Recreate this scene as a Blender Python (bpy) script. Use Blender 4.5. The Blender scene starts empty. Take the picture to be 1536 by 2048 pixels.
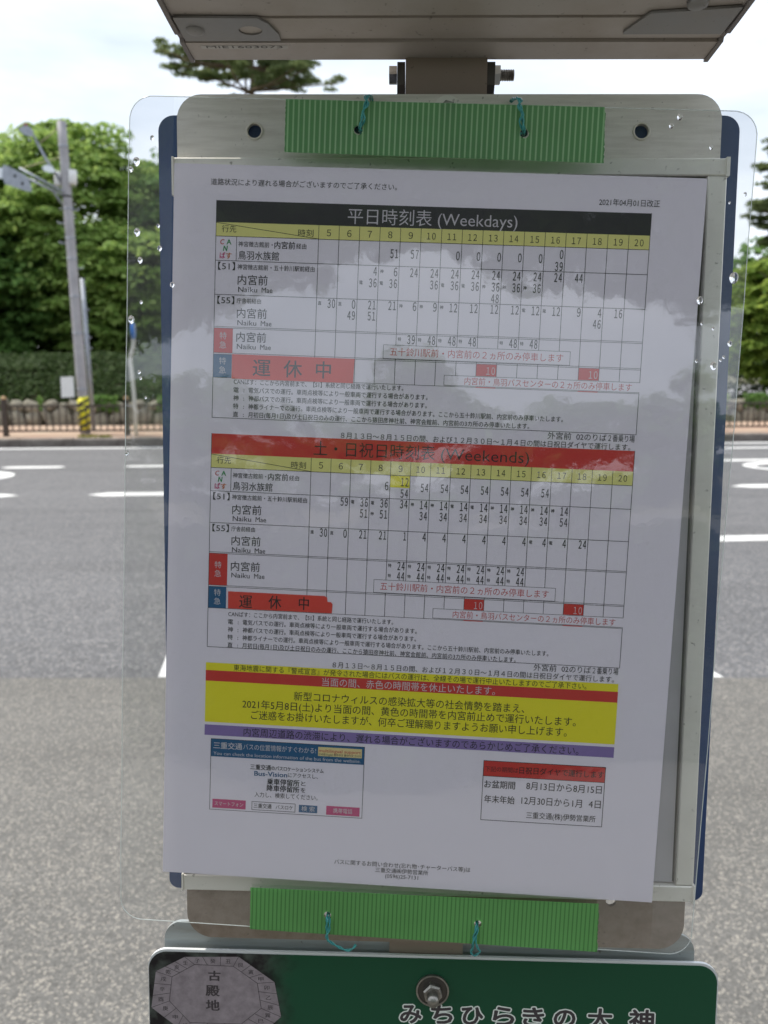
import bpy, math, random
import numpy as np
from mathutils import Vector, Matrix, noise

scene = bpy.context.scene
R_ = math.radians
rng = np.random.default_rng(7)
random.seed(7)

# ------------------------------------------------------------------ camera
PITCH = R_(10.0); CAM = Vector((0, 0, 1.5)); FPX = 1651.0
cam_data = bpy.data.cameras.new('camera')
cam = bpy.data.objects.new('camera', cam_data); scene.collection.objects.link(cam)
cam.location = CAM; cam.rotation_euler = (math.pi/2 - PITCH, 0, 0)
cam_data.sensor_fit = 'VERTICAL'; cam_data.sensor_height = 36.0; cam_data.lens = FPX/2048*36.0
cam_data.clip_start = 0.02; cam_data.clip_end = 2000
cam_data.dof.use_dof = True; cam_data.dof.focus_distance = 0.49
cam_data.dof.aperture_fstop = 29.02/2.4
scene.camera = cam

# ------------------------------------------------------------------ light
SUN_EL, SUN_AZ = R_(60), R_(-68)          # azimuth from +Y towards +X
sd = bpy.data.lights.new('sun', 'SUN'); sd.energy = 3.4; sd.angle = R_(0.8); sd.color = (1.0, 0.94, 0.86)
sun = bpy.data.objects.new('sun', sd); scene.collection.objects.link(sun)
sdir = Vector((math.sin(SUN_AZ)*math.cos(SUN_EL), math.cos(SUN_AZ)*math.cos(SUN_EL), math.sin(SUN_EL)))
sun.rotation_euler = sdir.to_track_quat('Z', 'Y').to_euler()

world = bpy.data.worlds.new('World'); scene.world = world; world.use_nodes = True
nt = world.node_tree; nt.nodes.clear()
def N(t, **kw):
    n = nt.nodes.new(t)
    for k, v in kw.items(): setattr(n, k, v)
    return n
wo = N('ShaderNodeOutputWorld'); bg = N('ShaderNodeBackground'); bg.inputs['Strength'].default_value = 0.10
sky = N('ShaderNodeTexSky', sky_type='NISHITA'); sky.sun_disc = False
sky.sun_elevation = SUN_EL; sky.sun_rotation = SUN_AZ; sky.air_density = 1.2; sky.dust_density = 2.0
tc = N('ShaderNodeTexCoord'); mp = N('ShaderNodeMapping'); mp.inputs['Scale'].default_value = (1.2, 1.2, 4.0)
nz = N('ShaderNodeTexNoise'); nz.inputs['Scale'].default_value = 1.6; nz.inputs['Detail'].default_value = 6; nz.inputs['Roughness'].default_value = .55
rp = N('ShaderNodeValToRGB'); rp.color_ramp.elements[0].position = .33; rp.color_ramp.elements[1].position = .66
rp.color_ramp.elements[0].color = (.42, .42, .42, 1); rp.color_ramp.elements[1].color = (.97, .97, .97, 1)
mx = N('ShaderNodeMix', data_type='RGBA'); mx.inputs['B'].default_value = (10.0, 10.6, 11.6, 1)
L = nt.links
L.new(tc.outputs['Generated'], mp.inputs['Vector']); L.new(mp.outputs[0], nz.inputs['Vector']); L.new(nz.outputs['Fac'], rp.inputs['Fac'])
L.new(rp.outputs['Color'], mx.inputs['Factor']); L.new(sky.outputs[0], mx.inputs['A']); L.new(mx.outputs['Result'], bg.inputs['Color']); L.new(bg.outputs[0], wo.inputs[0])

vs = scene.view_settings; vs.view_transform = 'Standard'; vs.look = 'None'; vs.exposure = 0.42; vs.gamma = 1; vs.use_curve_mapping = False
scene.cycles.use_denoising = True
scene.cycles.transparent_max_bounces = 16; scene.cycles.max_bounces = 8

# ------------------------------------------------------------------ helpers
def w_dir(x, y, z=1.0):                   # camera axes (right, down, forward) to world
    s, c = math.sin(PITCH), math.cos(PITCH)
    return Vector((x, z*c - y*s, -z*s - y*c))
def at(px, py, Y):                        # point at distance Y in front of the camera
    d = w_dir((px-768)/FPX, (py-1024)/FPX); return CAM + d*(Y/d.y)

class Mat:
    cache = {}
def mat(name, color=(.5, .5, .5), rough=.5, metal=0.0, coat=0.0, noise_amt=0.0, noise_scale=20.0, color2=None, bump=0.0, bump_scale=60.0, spec=.5, build=None):
    if name in Mat.cache: return Mat.cache[name]
    m = bpy.data.materials.new(name); m.use_nodes = True
    t = m.node_tree; b = t.nodes['Principled BSDF']
    b.inputs['Base Color'].default_value = (*color, 1); b.inputs['Roughness'].default_value = rough
    b.inputs['Metallic'].default_value = metal; b.inputs['Coat Weight'].default_value = coat
    b.inputs['Specular IOR Level'].default_value = spec
    co = t.nodes.new('ShaderNodeTexCoord')
    if noise_amt > 0 or color2:
        n = t.nodes.new('ShaderNodeTexNoise'); n.inputs['Scale'].default_value = noise_scale; n.inputs['Detail'].default_value = 6; n.inputs['Roughness'].default_value = .6
        t.links.new(co.outputs['Object'], n.inputs['Vector'])
        r = t.nodes.new('ShaderNodeMapRange'); r.inputs['From Min'].default_value = .3; r.inputs['From Max'].default_value = .7
        t.links.new(n.outputs['Fac'], r.inputs['Value'])
        mixn = t.nodes.new('ShaderNodeMix'); mixn.data_type = 'RGBA'
        c2 = color2 or tuple(c*(1-noise_amt) for c in color)
        mixn.inputs['A'].default_value = (*color, 1); mixn.inputs['B'].default_value = (*c2, 1)
        t.links.new(r.outputs[0], mixn.inputs['Factor']); t.links.new(mixn.outputs['Result'], b.inputs['Base Color'])
    if bump > 0:
        n2 = t.nodes.new('ShaderNodeTexNoise'); n2.inputs['Scale'].default_value = bump_scale; n2.inputs['Detail'].default_value = 5
        t.links.new(co.outputs['Object'], n2.inputs['Vector'])
        bp = t.nodes.new('ShaderNodeBump'); bp.inputs['Strength'].default_value = bump; bp.inputs['Distance'].default_value = .01
        t.links.new(n2.outputs['Fac'], bp.inputs['Height']); t.links.new(bp.outputs[0], b.inputs['Normal'])
    Mat.cache[name] = m
    if build: build(m, t, b, co)
    return m

class MB:
    def __init__(s): s.v = []; s.f = []
    def add(s, v, f):
        o = len(s.v); s.v += [tuple(p) for p in v]; s.f += [tuple(i+o for i in q) for q in f]; return s
    def box(s, x0, x1, y0, y1, z0, z1):
        return s.add([(x0,y0,z0),(x1,y0,z0),(x1,y1,z0),(x0,y1,z0),(x0,y0,z1),(x1,y0,z1),(x1,y1,z1),(x0,y1,z1)],
                     [(0,3,2,1),(4,5,6,7),(0,1,5,4),(1,2,6,5),(2,3,7,6),(3,0,4,7)])
    def rbox(s, x0, x1, y0, y1, z0, z1, r=.001):        # bevelled towards +z
        v = [(x0,y0,z0),(x1,y0,z0),(x1,y1,z0),(x0,y1,z0),(x0,y0,z1-r),(x1,y0,z1-r),(x1,y1,z1-r),(x0,y1,z1-r),
             (x0+r,y0+r,z1),(x1-r,y0+r,z1),(x1-r,y1-r,z1),(x0+r,y1-r,z1)]
        f = [(0,3,2,1),(8,9,10,11)]
        for k in range(4):
            j = (k+1) % 4; f += [(k, j, 4+j, 4+k), (4+k, 4+j, 8+j, 8+k)]
        return s.add(v, f)
    def prism(s, poly, axis, a0, a1):                   # poly in the two other axes
        n = len(poly)
        def P(p, a): return {'x': (a, p[0], p[1]), 'y': (p[0], a, p[1]), 'z': (p[0], p[1], a)}[axis]
        return s.add([P(p, a0) for p in poly] + [P(p, a1) for p in poly],
                     [tuple(range(n))[::-1], tuple(range(n, 2*n))] + [(k, (k+1) % n, n+(k+1) % n, n+k) for k in range(n)])
    def tube(s, pts, rad, n=8, cap=True):
        pts = [Vector(p) for p in pts]
        if not hasattr(rad, '__len__'): rad = [rad]*len(pts)
        o = len(s.v); up = None
        for i, p in enumerate(pts):
            d = (pts[min(i+1, len(pts)-1)] - pts[max(i-1, 0)]).normalized()
            if up is None: up = d.orthogonal().normalized()
            up = (up - d*up.dot(d)).normalized(); sd_ = d.cross(up)
            for k in range(n):
                a = 2*math.pi*k/n; s.v.append(tuple(p + (up*math.cos(a) + sd_*math.sin(a))*rad[i]))
        for i in range(len(pts)-1):
            for k in range(n):
                a = o+i*n+k; b = o+i*n+(k+1) % n; s.f.append((a, b, b+n, a+n))
        if cap:
            s.f.append(tuple(o+k for k in range(n))[::-1]); s.f.append(tuple(o+(len(pts)-1)*n+k for k in range(n)))
        return s
    def obj(s, name, m, parent=None, smooth=False, **props):
        me = bpy.data.meshes.new(name); me.from_pydata(s.v, [], s.f); me.update()
        return link(name, me, m, parent, smooth, **props)
def link(name, me, m, parent=None, smooth=False, **props):
    if m is not None: me.materials.clear(); me.materials.append(m)
    if smooth: me.polygons.foreach_set('use_smooth', [True]*len(me.polygons))
    o = bpy.data.objects.new(name, me); scene.collection.objects.link(o)
    if parent: o.parent = parent
    for k, v in props.items(): o[k] = v
    return o
def empty(name, label=None, category=None, group=None, loc=(0, 0, 0), mw=None, **props):
    o = bpy.data.objects.new(name, None); scene.collection.objects.link(o); o.empty_display_size = .05
    if mw is not None: o.matrix_world = mw
    else: o.location = loc
    if label: o['label'] = label
    if category: o['category'] = category
    if group: o['group'] = group
    for k, v in props.items(): o[k] = v
    return o
def tag(o, label, category, group=None):
    o['label'] = label; o['category'] = category
    if group: o['group'] = group
    return o

_c = bpy.data.curves.new('tmp_curve', 'CURVE'); _c.dimensions = '2D'; _c.fill_mode = 'BOTH'
_co = bpy.data.objects.new('tmp_curve', _c); scene.collection.objects.link(_co)
def flat(outlines, z0, z1, bevel=0):        # plate with real holes, outlines in metres
    _c.splines.clear(); _c.extrude = (z1-z0)/2 - bevel; _c.bevel_depth = bevel; _c.bevel_resolution = 1
    for pts in outlines:
        sp = _c.splines.new('POLY'); sp.points.add(len(pts)-1); sp.use_cyclic_u = True
        for i, p in enumerate(pts): sp.points[i].co = (p[0], p[1], 0, 1)
    dg = bpy.context.evaluated_depsgraph_get(); dg.update()
    me = bpy.data.meshes.new_from_object(_co.evaluated_get(dg)); me.transform(Matrix.Translation((0, 0, (z0+z1)/2)))
    return me
def rrect(x0, x1, y0, y1, r, n=8):
    if not hasattr(r, '__len__'): r = [r]*4
    out = []
    for (cx, cy, a0, rr) in ((x1, y1, 0, r[0]), (x0, y1, 90, r[1]), (x0, y0, 180, r[2]), (x1, y0, 270, r[3])):
        sx = -1 if cx == x1 else 1; sy = -1 if cy == y1 else 1
        for k in range(n+1):
            a = R_(a0 + 90*k/n); out.append((cx + sx*rr + rr*math.cos(a), cy + sy*rr + rr*math.sin(a)))
    return out
def circ(cx, cy, r, n=24): return [(cx + r*math.cos(2*math.pi*k/n), cy + r*math.sin(2*math.pi*k/n)) for k in range(n)]

_t = bpy.data.curves.new('tmp_text', 'FONT'); _t.resolution_u = 3
_to = bpy.data.objects.new('tmp_text', _t); scene.collection.objects.link(_to)
_glyph_cache = {}
def glyphs(s, bold=0.0, shear=0.0):
    key = (s, bold, shear)
    if key not in _glyph_cache: _glyph_cache[key] = _glyphs(s, bold, shear)
    return _glyph_cache[key]
def _glyphs(s, bold=0.0, shear=0.0):
    if s.isdigit(): s = s.translate(str.maketrans('0123456789', '０１２３４５６７８９')); _t.space_character = .62
    else: _t.space_character = 1
    _t.body = s; _t.offset = bold; _t.shear = shear
    dg = bpy.context.evaluated_depsgraph_get(); dg.update()
    me = bpy.data.meshes.new_from_object(_to.evaluated_get(dg))
    v = np.empty(len(me.vertices)*3, np.float32); me.vertices.foreach_get('co', v); v = v.reshape(-1, 3)
    f = [tuple(p.vertices) for p in me.polygons]; bpy.data.meshes.remove(me)
    return v, f
class Ink:                                   # collects flat print of one colour, in mm, v down
    def __init__(s, z): s.mb = MB(); s.z = z
    def text(s, st, x0, x1, yc, h, bold=0.0, rot=0.0, shear=0.0):
        if bold > 0:                         # heavier weight: the same print struck four times, 1 micron apart
            z0, e = s.z, bold*h*.55
            for k, (dx, dv) in enumerate(((e, e*.5), (-e, e*.5), (e, -e*.5), (-e, -e*.5))):
                s.z = z0 + .0015*k; s.text(st, x0+abs(e)+dx, x1-abs(e)+dx, yc+dv, h, 0, rot, shear)
            s.z = z0; return
        v, f = glyphs(st, bold, shear)
        if not len(v): return
        a, b = v[:, 0].min(), v[:, 0].max(); sx = (x1-x0)/max(b-a, 1e-6)
        X = x0 + (v[:, 0]-a)*sx; Y = -yc + (v[:, 1]-.36)*h
        if rot:
            c, sn = math.cos(rot), math.sin(rot); mx_, my_ = (x0+x1)/2, -yc
            X, Y = mx_+(X-mx_)*c-(Y-my_)*sn, my_+(X-mx_)*sn+(Y-my_)*c
        s.mb.add([(x/1000, y/1000, s.z/1000) for x, y in zip(X.tolist(), Y.tolist())], f)
    def rect(s, x0, x1, v0, v1):
        s.mb.add([(x0/1000, -v1/1000, s.z/1000), (x1/1000, -v1/1000, s.z/1000), (x1/1000, -v0/1000, s.z/1000), (x0/1000, -v0/1000, s.z/1000)], [(0, 1, 2, 3)])
    def line(s, x0, v0, x1, v1, w=.28):
        d = Vector((x1-x0, v1-v0)); n = Vector((-d.y, d.x)).normalized()*w/2; d = d.normalized()*w/2
        p = [(x0-d.x+n.x, v0-d.y+n.y), (x1+d.x+n.x, v1+d.y+n.y), (x1+d.x-n.x, v1+d.y-n.y), (x0-d.x-n.x, v0-d.y-n.y)]
        s.poly(p[::-1] if True else p)
    def poly(s, p):
        ar = sum(p[i][0]*p[(i+1) % len(p)][1]-p[(i+1) % len(p)][0]*p[i][1] for i in range(len(p)))
        if ar > 0: p = p[::-1]
        s.mb.add([(x/1000, -y/1000, s.z/1000) for x, y in p], [tuple(range(len(p)))])
    def frame(s, x0, x1, v0, v1, w=.28):
        s.line(x0, v0, x1, v0, w); s.line(x1, v0, x1, v1, w); s.line(x1, v1, x0, v1, w); s.line(x0, v1, x0, v0, w)

def frame_matrix(x, y, n, t):
    X = w_dir(*x); Yv = -w_dir(*y); Z = -w_dir(*n); T = CAM + w_dir(*t)
    return Matrix(((X.x, Yv.x, Z.x, T.x), (X.y, Yv.y, Z.y, T.y), (X.z, Yv.z, Z.z, T.z), (0, 0, 0, 1)))
SHEET = frame_matrix((.99819, .04542, -.0395), (-.04144, .99447, .09649), (.04366, -.09467, .99455), (-.1184, -.19705, .4661))
SIGN = frame_matrix((.99958, .0127, -.02599), (-.0102, .9955, .09426), (.02707, -.09396, .99521), (-.11938, -.24034, .47493))

# ------------------------------------------------------------------ ground (road frame: s along the road, t across)
AL = R_(5.0)
ROAD = Matrix.Rotation(AL, 4, 'Z')
def road_pt(s, t, z=0): return ROAD @ Vector((s, t, z))

def asphalt(base, spread, scale, spots):
    def b(m, t, bs, co):
        geo = t.nodes.new('ShaderNodeNewGeometry')
        v = t.nodes.new('ShaderNodeTexVoronoi'); v.inputs['Scale'].default_value = scale
        t.links.new(geo.outputs['Position'], v.inputs['Vector'])
        n = t.nodes.new('ShaderNodeTexNoise'); n.inputs['Scale'].default_value = 1.3; n.inputs['Detail'].default_value = 8; n.inputs['Roughness'].default_value = .7
        t.links.new(geo.outputs['Position'], n.inputs['Vector'])
        sp = t.nodes.new('ShaderNodeSeparateColor'); t.links.new(v.outputs['Color'], sp.inputs[0])
        mpp = t.nodes.new('ShaderNodeMapping'); mpp.inputs['Rotation'].default_value = (0, 0, -AL); mpp.inputs['Scale'].default_value = (.12, 1.1, 1)
        t.links.new(geo.outputs['Position'], mpp.inputs['Vector']); t.links.new(mpp.outputs[0], n.inputs['Vector'])
        r = t.nodes.new('ShaderNodeValToRGB'); e = r.color_ramp.elements
        e[0].position = 0; e[0].color = (*[c*(1-spread) for c in base], 1)
        e[1].position = .8; e[1].color = (*[c*(1+spread*.6) for c in base], 1)
        k = r.color_ramp.elements.new(.93); k.color = (*[min(1, c*(1+spots)) for c in (base[0]*1.05, base[1], base[2]*.93)], 1)
        t.links.new(sp.outputs['Red'], r.inputs['Fac'])
        mr = t.nodes.new('ShaderNodeMapRange'); mr.inputs['To Min'].default_value = .8; mr.inputs['To Max'].default_value = 1.2
        mr.inputs['From Min'].default_value = .3; mr.inputs['From Max'].default_value = .7
        t.links.new(n.outputs['Fac'], mr.inputs['Value'])
        mu = t.nodes.new('ShaderNodeMix'); mu.data_type = 'RGBA'; mu.blend_type = 'MULTIPLY'; mu.inputs['Factor'].default_value = 1
        cb = t.nodes.new('ShaderNodeCombineColor')
        for i in range(3): t.links.new(mr.outputs[0], cb.inputs[i])
        t.links.new(r.outputs[0], mu.inputs['A']); t.links.new(cb.outputs[0], mu.inputs['B']); t.links.new(mu.outputs['Result'], bs.inputs['Base Color'])
        bp = t.nodes.new('ShaderNodeBump'); bp.inputs['Strength'].default_value = .5; bp.inputs['Distance'].default_value = .004
        t.links.new(v.outputs['Distance'], bp.inputs['Height']); t.links.new(bp.outputs[0], bs.inputs['Normal'])
    return b
M_road = mat('road_asphalt', (.12, .12, .12), .8, build=asphalt((.104, .105, .109), .4, 95, 1.1))
M_pave = mat('walkway_asphalt', (.2, .2, .2), .8, build=asphalt((.120, .117, .108), .34, 185, 1.2))
M_earth = mat('earth', (.16, .13, .09), .95, noise_scale=2.5, color2=(.07, .09, .035), bump=.5, bump_scale=15)
M_paint = mat('road_paint', (.80, .80, .78), .6, noise_scale=14, color2=(.58, .58, .56))
M_brickpath = mat('red_paving', (.34, .21, .15), .85, noise_scale=1.2, color2=(.42, .33, .24), bump=.2)
M_plaza = mat('plaza_paving', (.22, .22, .22), .85, noise_scale=.4, noise_amt=.25)

def ground_sheet(name, s0, s1, t0, t1, z, m):
    mb = MB(); n = 12
    for i in range(n):
        a, b = s0+(s1-s0)*i/n, s0+(s1-s0)*(i+1)/n
        mb.add([road_pt(a, t0, z), road_pt(b, t0, z), road_pt(b, t1, z), road_pt(a, t1, z)], [(0, 1, 2, 3)])
    return mb.obj(name, m, kind='structure')
g = MB().add([(-600, -600, -.03), (600, -600, -.03), (600, 900, -.03), (-600, 900, -.03)], [(0, 1, 2, 3)]).obj('ground', M_earth, kind='structure')
ground_sheet('road', -90, 90, -14, 16.05, 0.0, M_road)
MB().box(-60, 60, -45, 3.82, -.02, .006).obj('near_pavement', M_pave, kind='structure')
ground_sheet('far_pavement', -90, 90, 16.30, 20.2, .13, M_brickpath)
ground_sheet('verge', -90, 90, 20.2, 38, .15, M_earth)
ground_sheet('plaza', 8, 120, 38, 62, .16, M_plaza)

mk = empty('road_markings', kind='structure')
def marking(name, pts, z=.004):
    MB().add([road_pt(s, t, z) for s, t in pts], [tuple(range(len(pts)))]).obj(name, M_paint, mk)
def dash(s0, s1, t, w, taper=.12):
    h = w/2; marking('lane_dash', [(s0, t), (s0+taper, t-h), (s1-taper, t-h), (s1, t), (s1-taper, t+h), (s0+taper, t+h)])
marking('edge_line', [(-60, 15.65), (60, 15.65), (60, 15.85), (-60, 15.85)])
for s0, s1 in ((-14.5, -12.6), (-9.6, -7.4), (-4.66, -3.7), (-2.86, -.6), (1.8, 4.2), (6.5, 9.0), (12, 15)): dash(s0, s1, 12.78, .24)
for s0, s1 in ((-18, -14), (-9, -3.44), (-2.66, 2.2), (5.28, 10.5), (14, 20)): dash(s0, s1, 9.94, .28, .22)
for s0, s1 in ((3.0, 9), (15, 21), (-14, -8)): dash(s0, s1, 6.85, .22)
for s0, s1 in ((6.3, 14), ): dash(s0, s1, 14.75, .2)
def ring_mark(s, t, a, b, w):
    n = 28
    v = [road_pt(s+a*math.cos(2*math.pi*k/n), t+b*math.sin(2*math.pi*k/n), .004) for k in range(n)] + \
        [road_pt(s+(a-w)*math.cos(2*math.pi*k/n), t+(b-w*1.7)*math.sin(2*math.pi*k/n), .004) for k in range(n)]
    MB().add(v, [(k, (k+1) % n, n+(k+1) % n, n+k) for k in range(n)]).obj('painted_numeral', M_paint, mk)
ring_mark(-4.85, 11.75, .72, .62, .16); ring_mark(7.3, 11.9, .75, .62, .16)
# bus bay box on the near lane: its outline runs away from the walkway
MB().add([(-1.105, 3.835, .004), (-1.0, 3.835, .004), (-1.09, 4.30, .004), (-1.155, 4.24, .004)], [(0, 1, 2, 3)]).obj('bay_line', M_paint, mk)
MB().add([(1.52, 3.835, .004), (1.66, 3.835, .004), (1.60, 4.10, .004), (1.52, 4.20, .004)], [(0, 1, 2, 3)]).obj('bay_line', M_paint, mk)

# kerb stones on the far side
M_kerb = mat('kerb_stone', (.20, .18, .16), .9, noise_scale=5, color2=(.09, .075, .065), bump=.5, bump_scale=25)
kerb = empty('kerb', kind='structure', mw=ROAD)
kme = MB().rbox(-.495, .495, 0, .24, -.02, .155, .02); kmesh = None
for i in range(-24, 26):
    if kmesh is None:
        o = kme.obj('kerb_stone', M_kerb, kerb); kmesh = o.data
    else:
        o = link('kerb_stone', kmesh, None, kerb)
    o.location = (i*1.0, 16.05+random.uniform(-.006, .006), random.uniform(-.006, .004))

# ------------------------------------------------------------------ foliage
def leaf_mat(name, c1, c2, trans=.35):
    m = bpy.data.materials.new(name); m.use_nodes = True; t = m.node_tree; t.nodes.clear()
    o = t.nodes.new('ShaderNodeOutputMaterial'); g_ = t.nodes.new('ShaderNodeNewGeometry')
    r = t.nodes.new('ShaderNodeValToRGB'); r.color_ramp.elements[0].color = (*c1, 1); r.color_ramp.elements[1].color = (*c2, 1)
    t.links.new(g_.outputs['Random Per Island'], r.inputs['Fac'])
    d = t.nodes.new('ShaderNodeBsdfPrincipled'); d.inputs['Roughness'].default_value = .7; d.inputs['Specular IOR Level'].default_value = .15
    tr = t.nodes.new('ShaderNodeBsdfTranslucent'); hs = t.nodes.new('ShaderNodeHueSaturation'); hs.inputs['Value'].default_value = 1.5; hs.inputs['Hue'].default_value = .485
    t.links.new(r.outputs[0], d.inputs['Base Color']); t.links.new(r.outputs[0], hs.inputs['Color']); t.links.new(hs.outputs[0], tr.inputs['Color'])
    mxs = t.nodes.new('ShaderNodeMixShader'); mxs.inputs[0].default_value = trans
    t.links.new(d.outputs[0], mxs.inputs[1]); t.links.new(tr.outputs[0], mxs.inputs[2]); t.links.new(mxs.outputs[0], o.inputs[0])
    return m
M_leafA = leaf_mat('leaf_camphor', (.15, .26, .055), (.31, .43, .13), .45)
M_leafB = leaf_mat('leaf_broad', (.07, .155, .036), (.16, .28, .075), .42)
M_leafC = leaf_mat('leaf_light', (.12, .20, .035), (.26, .36, .08), .5)
M_needle = leaf_mat('pine_needle', (.09, .13, .05), (.20, .25, .11), .35)
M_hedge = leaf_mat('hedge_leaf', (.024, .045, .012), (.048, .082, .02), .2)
M_bark = mat('bark', (.16, .13, .10), .95, noise_scale=12, color2=(.07, .055, .045), bump=.6, bump_scale=20)
M_pinebark = mat('pine_bark', (.22, .15, .11), .95, noise_scale=12, color2=(.11, .075, .055), bump=.6, bump_scale=20)

def leaves_mesh(name, centers, normals, size, m, parent, aspect=1.6, **props):
    n = len(centers)
    r = rng.normal(size=(n, 3)); t1 = np.cross(normals, r); t1 /= np.linalg.norm(t1, axis=1)[:, None]+1e-9
    t2 = np.cross(normals, t1); t2 /= np.linalg.norm(t2, axis=1)[:, None]+1e-9
    s = size*(.6+.8*rng.random(n))[:, None]
    a = centers - t1*s*aspect*.5; c = centers + t1*s*aspect*.5
    b = centers + t2*s*.5 + normals*s*.12; d = centers - t2*s*.5 + normals*s*.12
    V = np.stack([a, b, c, d], 1).reshape(-1, 3).astype(np.float32)
    me = bpy.data.meshes.new(name); me.vertices.add(4*n); me.vertices.foreach_set('co', V.ravel())
    me.loops.add(4*n); me.loops.foreach_set('vertex_index', np.arange(4*n, dtype=np.int32))
    me.polygons.add(n); me.polygons.foreach_set('loop_start', np.arange(0, 4*n, 4, dtype=np.int32))
    me.update(calc_edges=True)
    return link(name, me, m, parent, **props)
def unit(n):
    v = rng.normal(size=(n, 3)); return v/np.linalg.norm(v, axis=1)[:, None]
def cloud(center, rad, n_clumps, per, clump_r, flat_=.55, up=.9, fill=.35, lobes=0.15):
    """leaf clumps over an uneven ellipsoid: every clump is a flattened cushion of leaves"""
    u = unit(n_clumps); rr = 1 - fill*rng.random(n_clumps)**1.5
    wob = np.array([1 + lobes*noise.noise(Vector(tuple(q*2.1))+Vector(tuple(center))) * 1.6 for q in u])
    cc = np.array(center) + u*np.array(rad)*(rr*wob)[:, None]
    k = np.repeat(np.arange(n_clumps), per); N_ = len(k)
    lu = unit(N_); lu[:, 2] = np.abs(lu[:, 2])*1.0 - .25
    cr = clump_r*(.55+.9*rng.random(n_clumps))
    P = cc[k] + lu*np.array([1, 1, flat_])*(cr[k]*(.65+.4*rng.random(N_)))[:, None]
    nrm = lu*.6 + np.array([0, 0, up]) + rng.normal(size=(N_, 3))*.45; nrm /= np.linalg.norm(nrm, axis=1)[:, None]
    return P, nrm
def trunk_mb(base, crown_c, crown_r, r0, n_limb=7):
    mb = MB(); base = Vector(base); c = Vector(crown_c)
    top = c + Vector((0, 0, crown_r[2]*.4)); n = 7
    pts = [base.lerp(top, i/n) + Vector((random.uniform(-.12, .12), random.uniform(-.12, .12), 0))*(i > 0) for i in range(n+1)]
    mb.tube(pts, [r0*(1.25 if i == 0 else 1-.85*i/n) for i in range(n+1)], 8)
    for k in range(n_limb):
        st = pts[random.randint(2, n-1)]; a = random.uniform(0, 6.28); e = random.uniform(.1, .7)
        d = Vector((math.cos(a)*crown_r[0]*.75, math.sin(a)*crown_r[1]*.75, crown_r[2]*e))
        mb.tube([st, st+d*.5+Vector((0, 0, .25)), st+d], [r0*.35, r0*.22, r0*.06], 6)
    return mb
def tree(name, label, cat, base, cc, rad, m, n_clumps, per, clump_r, leaf, r0=.22, group=None, **kw):
    t = empty(name, label, cat, group, loc=base)
    inv = -Vector(base)
    tm = trunk_mb(base, cc, rad, r0); tm.v = [tuple(Vector(p)+inv) for p in tm.v]; tm.obj('trunk', M_bark, t, True)
    P, nr = cloud(cc, rad, n_clumps, per, clump_r, **kw)
    leaves_mesh('crown', P-np.array(base), nr, leaf, m, t)
    return t
GRP = 'broadleaf trees behind the stone wall'
tree('broadleaf_tree', 'tall bright green tree behind the lamp pole, the highest round crown at left', 'tree', (-9.3, 26.5, .1), (-9.5, 26.0, 5.2), (3.0, 2.6, 3.3), M_leafA, 520, 130, .62, .115, .26, GRP)
tree('broadleaf_tree', 'green tree at the left edge of the view, beside the lamp heads', 'tree', (-13.6, 26, .1), (-13.8, 25.6, 4.7), (3.0, 2.6, 3.3), M_leafB, 520, 130, .62, .115, .26, GRP)
tree('broadleaf_tree', 'darker green tree seen through the clear film left of the timetable', 'tree', (-5.6, 27.5, .1), (-5.6, 27.0, 4.7), (2.7, 2.6, 3.5), M_leafB, 480, 130, .62, .115, .26, GRP)
tree('broadleaf_tree', 'low dense tree in front, filling the gap left of the lamp pole', 'tree', (-11.6, 24.4, .1), (-11.7, 24.2, 3.4), (2.6, 1.6, 1.9), M_leafB, 320, 110, .55, .115, .2, GRP)
tree('broadleaf_tree', 'low dense tree right of the lamp pole, over the dark hedge', 'tree', (-7.3, 24.6, .1), (-7.2, 24.4, 3.5), (2.7, 1.6, 1.9), M_leafA, 320, 110, .55, .115, .2, GRP)
tree('broadleaf_tree', 'low tree seen through the film beside the bent white pole', 'tree', (-3.6, 24.8, .1), (-3.4, 24.6, 3.3), (2.1, 1.6, 1.9), M_leafB, 260, 110, .55, .115, .2, GRP)
tree('broadleaf_tree', 'tree wholly behind the middle of the signboard', 'tree', (0.2, 29, .1), (0.2, 29, 4.2), (3.4, 2.6, 2.8), M_leafB, 260, 70, .65, .17, .26, GRP)
tree('broadleaf_tree', 'tree behind the right half of the signboard', 'tree', (5.6, 31, .1), (5.6, 31, 4.0), (3.2, 2.6, 2.8), M_leafB, 260, 70, .65, .17, .26, GRP)
tree('broadleaf_tree', 'distant green tree beyond the left end of the row', 'tree', (-19.5, 29, .1), (-19.5, 29, 4.8), (4.2, 3, 3.6), M_leafB, 300, 60, .8, .2, .26, GRP)
tree('maple_tree', 'small yellow-green tree at the right edge beyond the fence', 'tree', (11.0, 23.3, .1), (10.95, 23.3, 2.75), (1.45, 1.3, 1.75), M_leafC, 210, 70, .42, .12, .09)
tree('maple_tree', 'light green bush-like tree at the far right, below the pine', 'tree', (13.4, 25.5, .1), (13.6, 25.5, 3.2), (1.9, 1.5, 2.0), M_leafC, 170, 70, .5, .13, .12)
GR2 = 'trees far across the paved area at right'
for i, (x, y, h) in enumerate(((24, 66, 9), (31, 68, 11), (39, 66, 10), (47, 70, 9))):
    tree('distant_tree', ['first', 'second', 'third', 'last'][i]+' from the left of the dark trees far across the paved area', 'tree', (x, y, .1), (x, y, h*.5), (4.5, 3, h*.5), M_leafB, 150, 45, 1.1, .34, .3, GR2)

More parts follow.
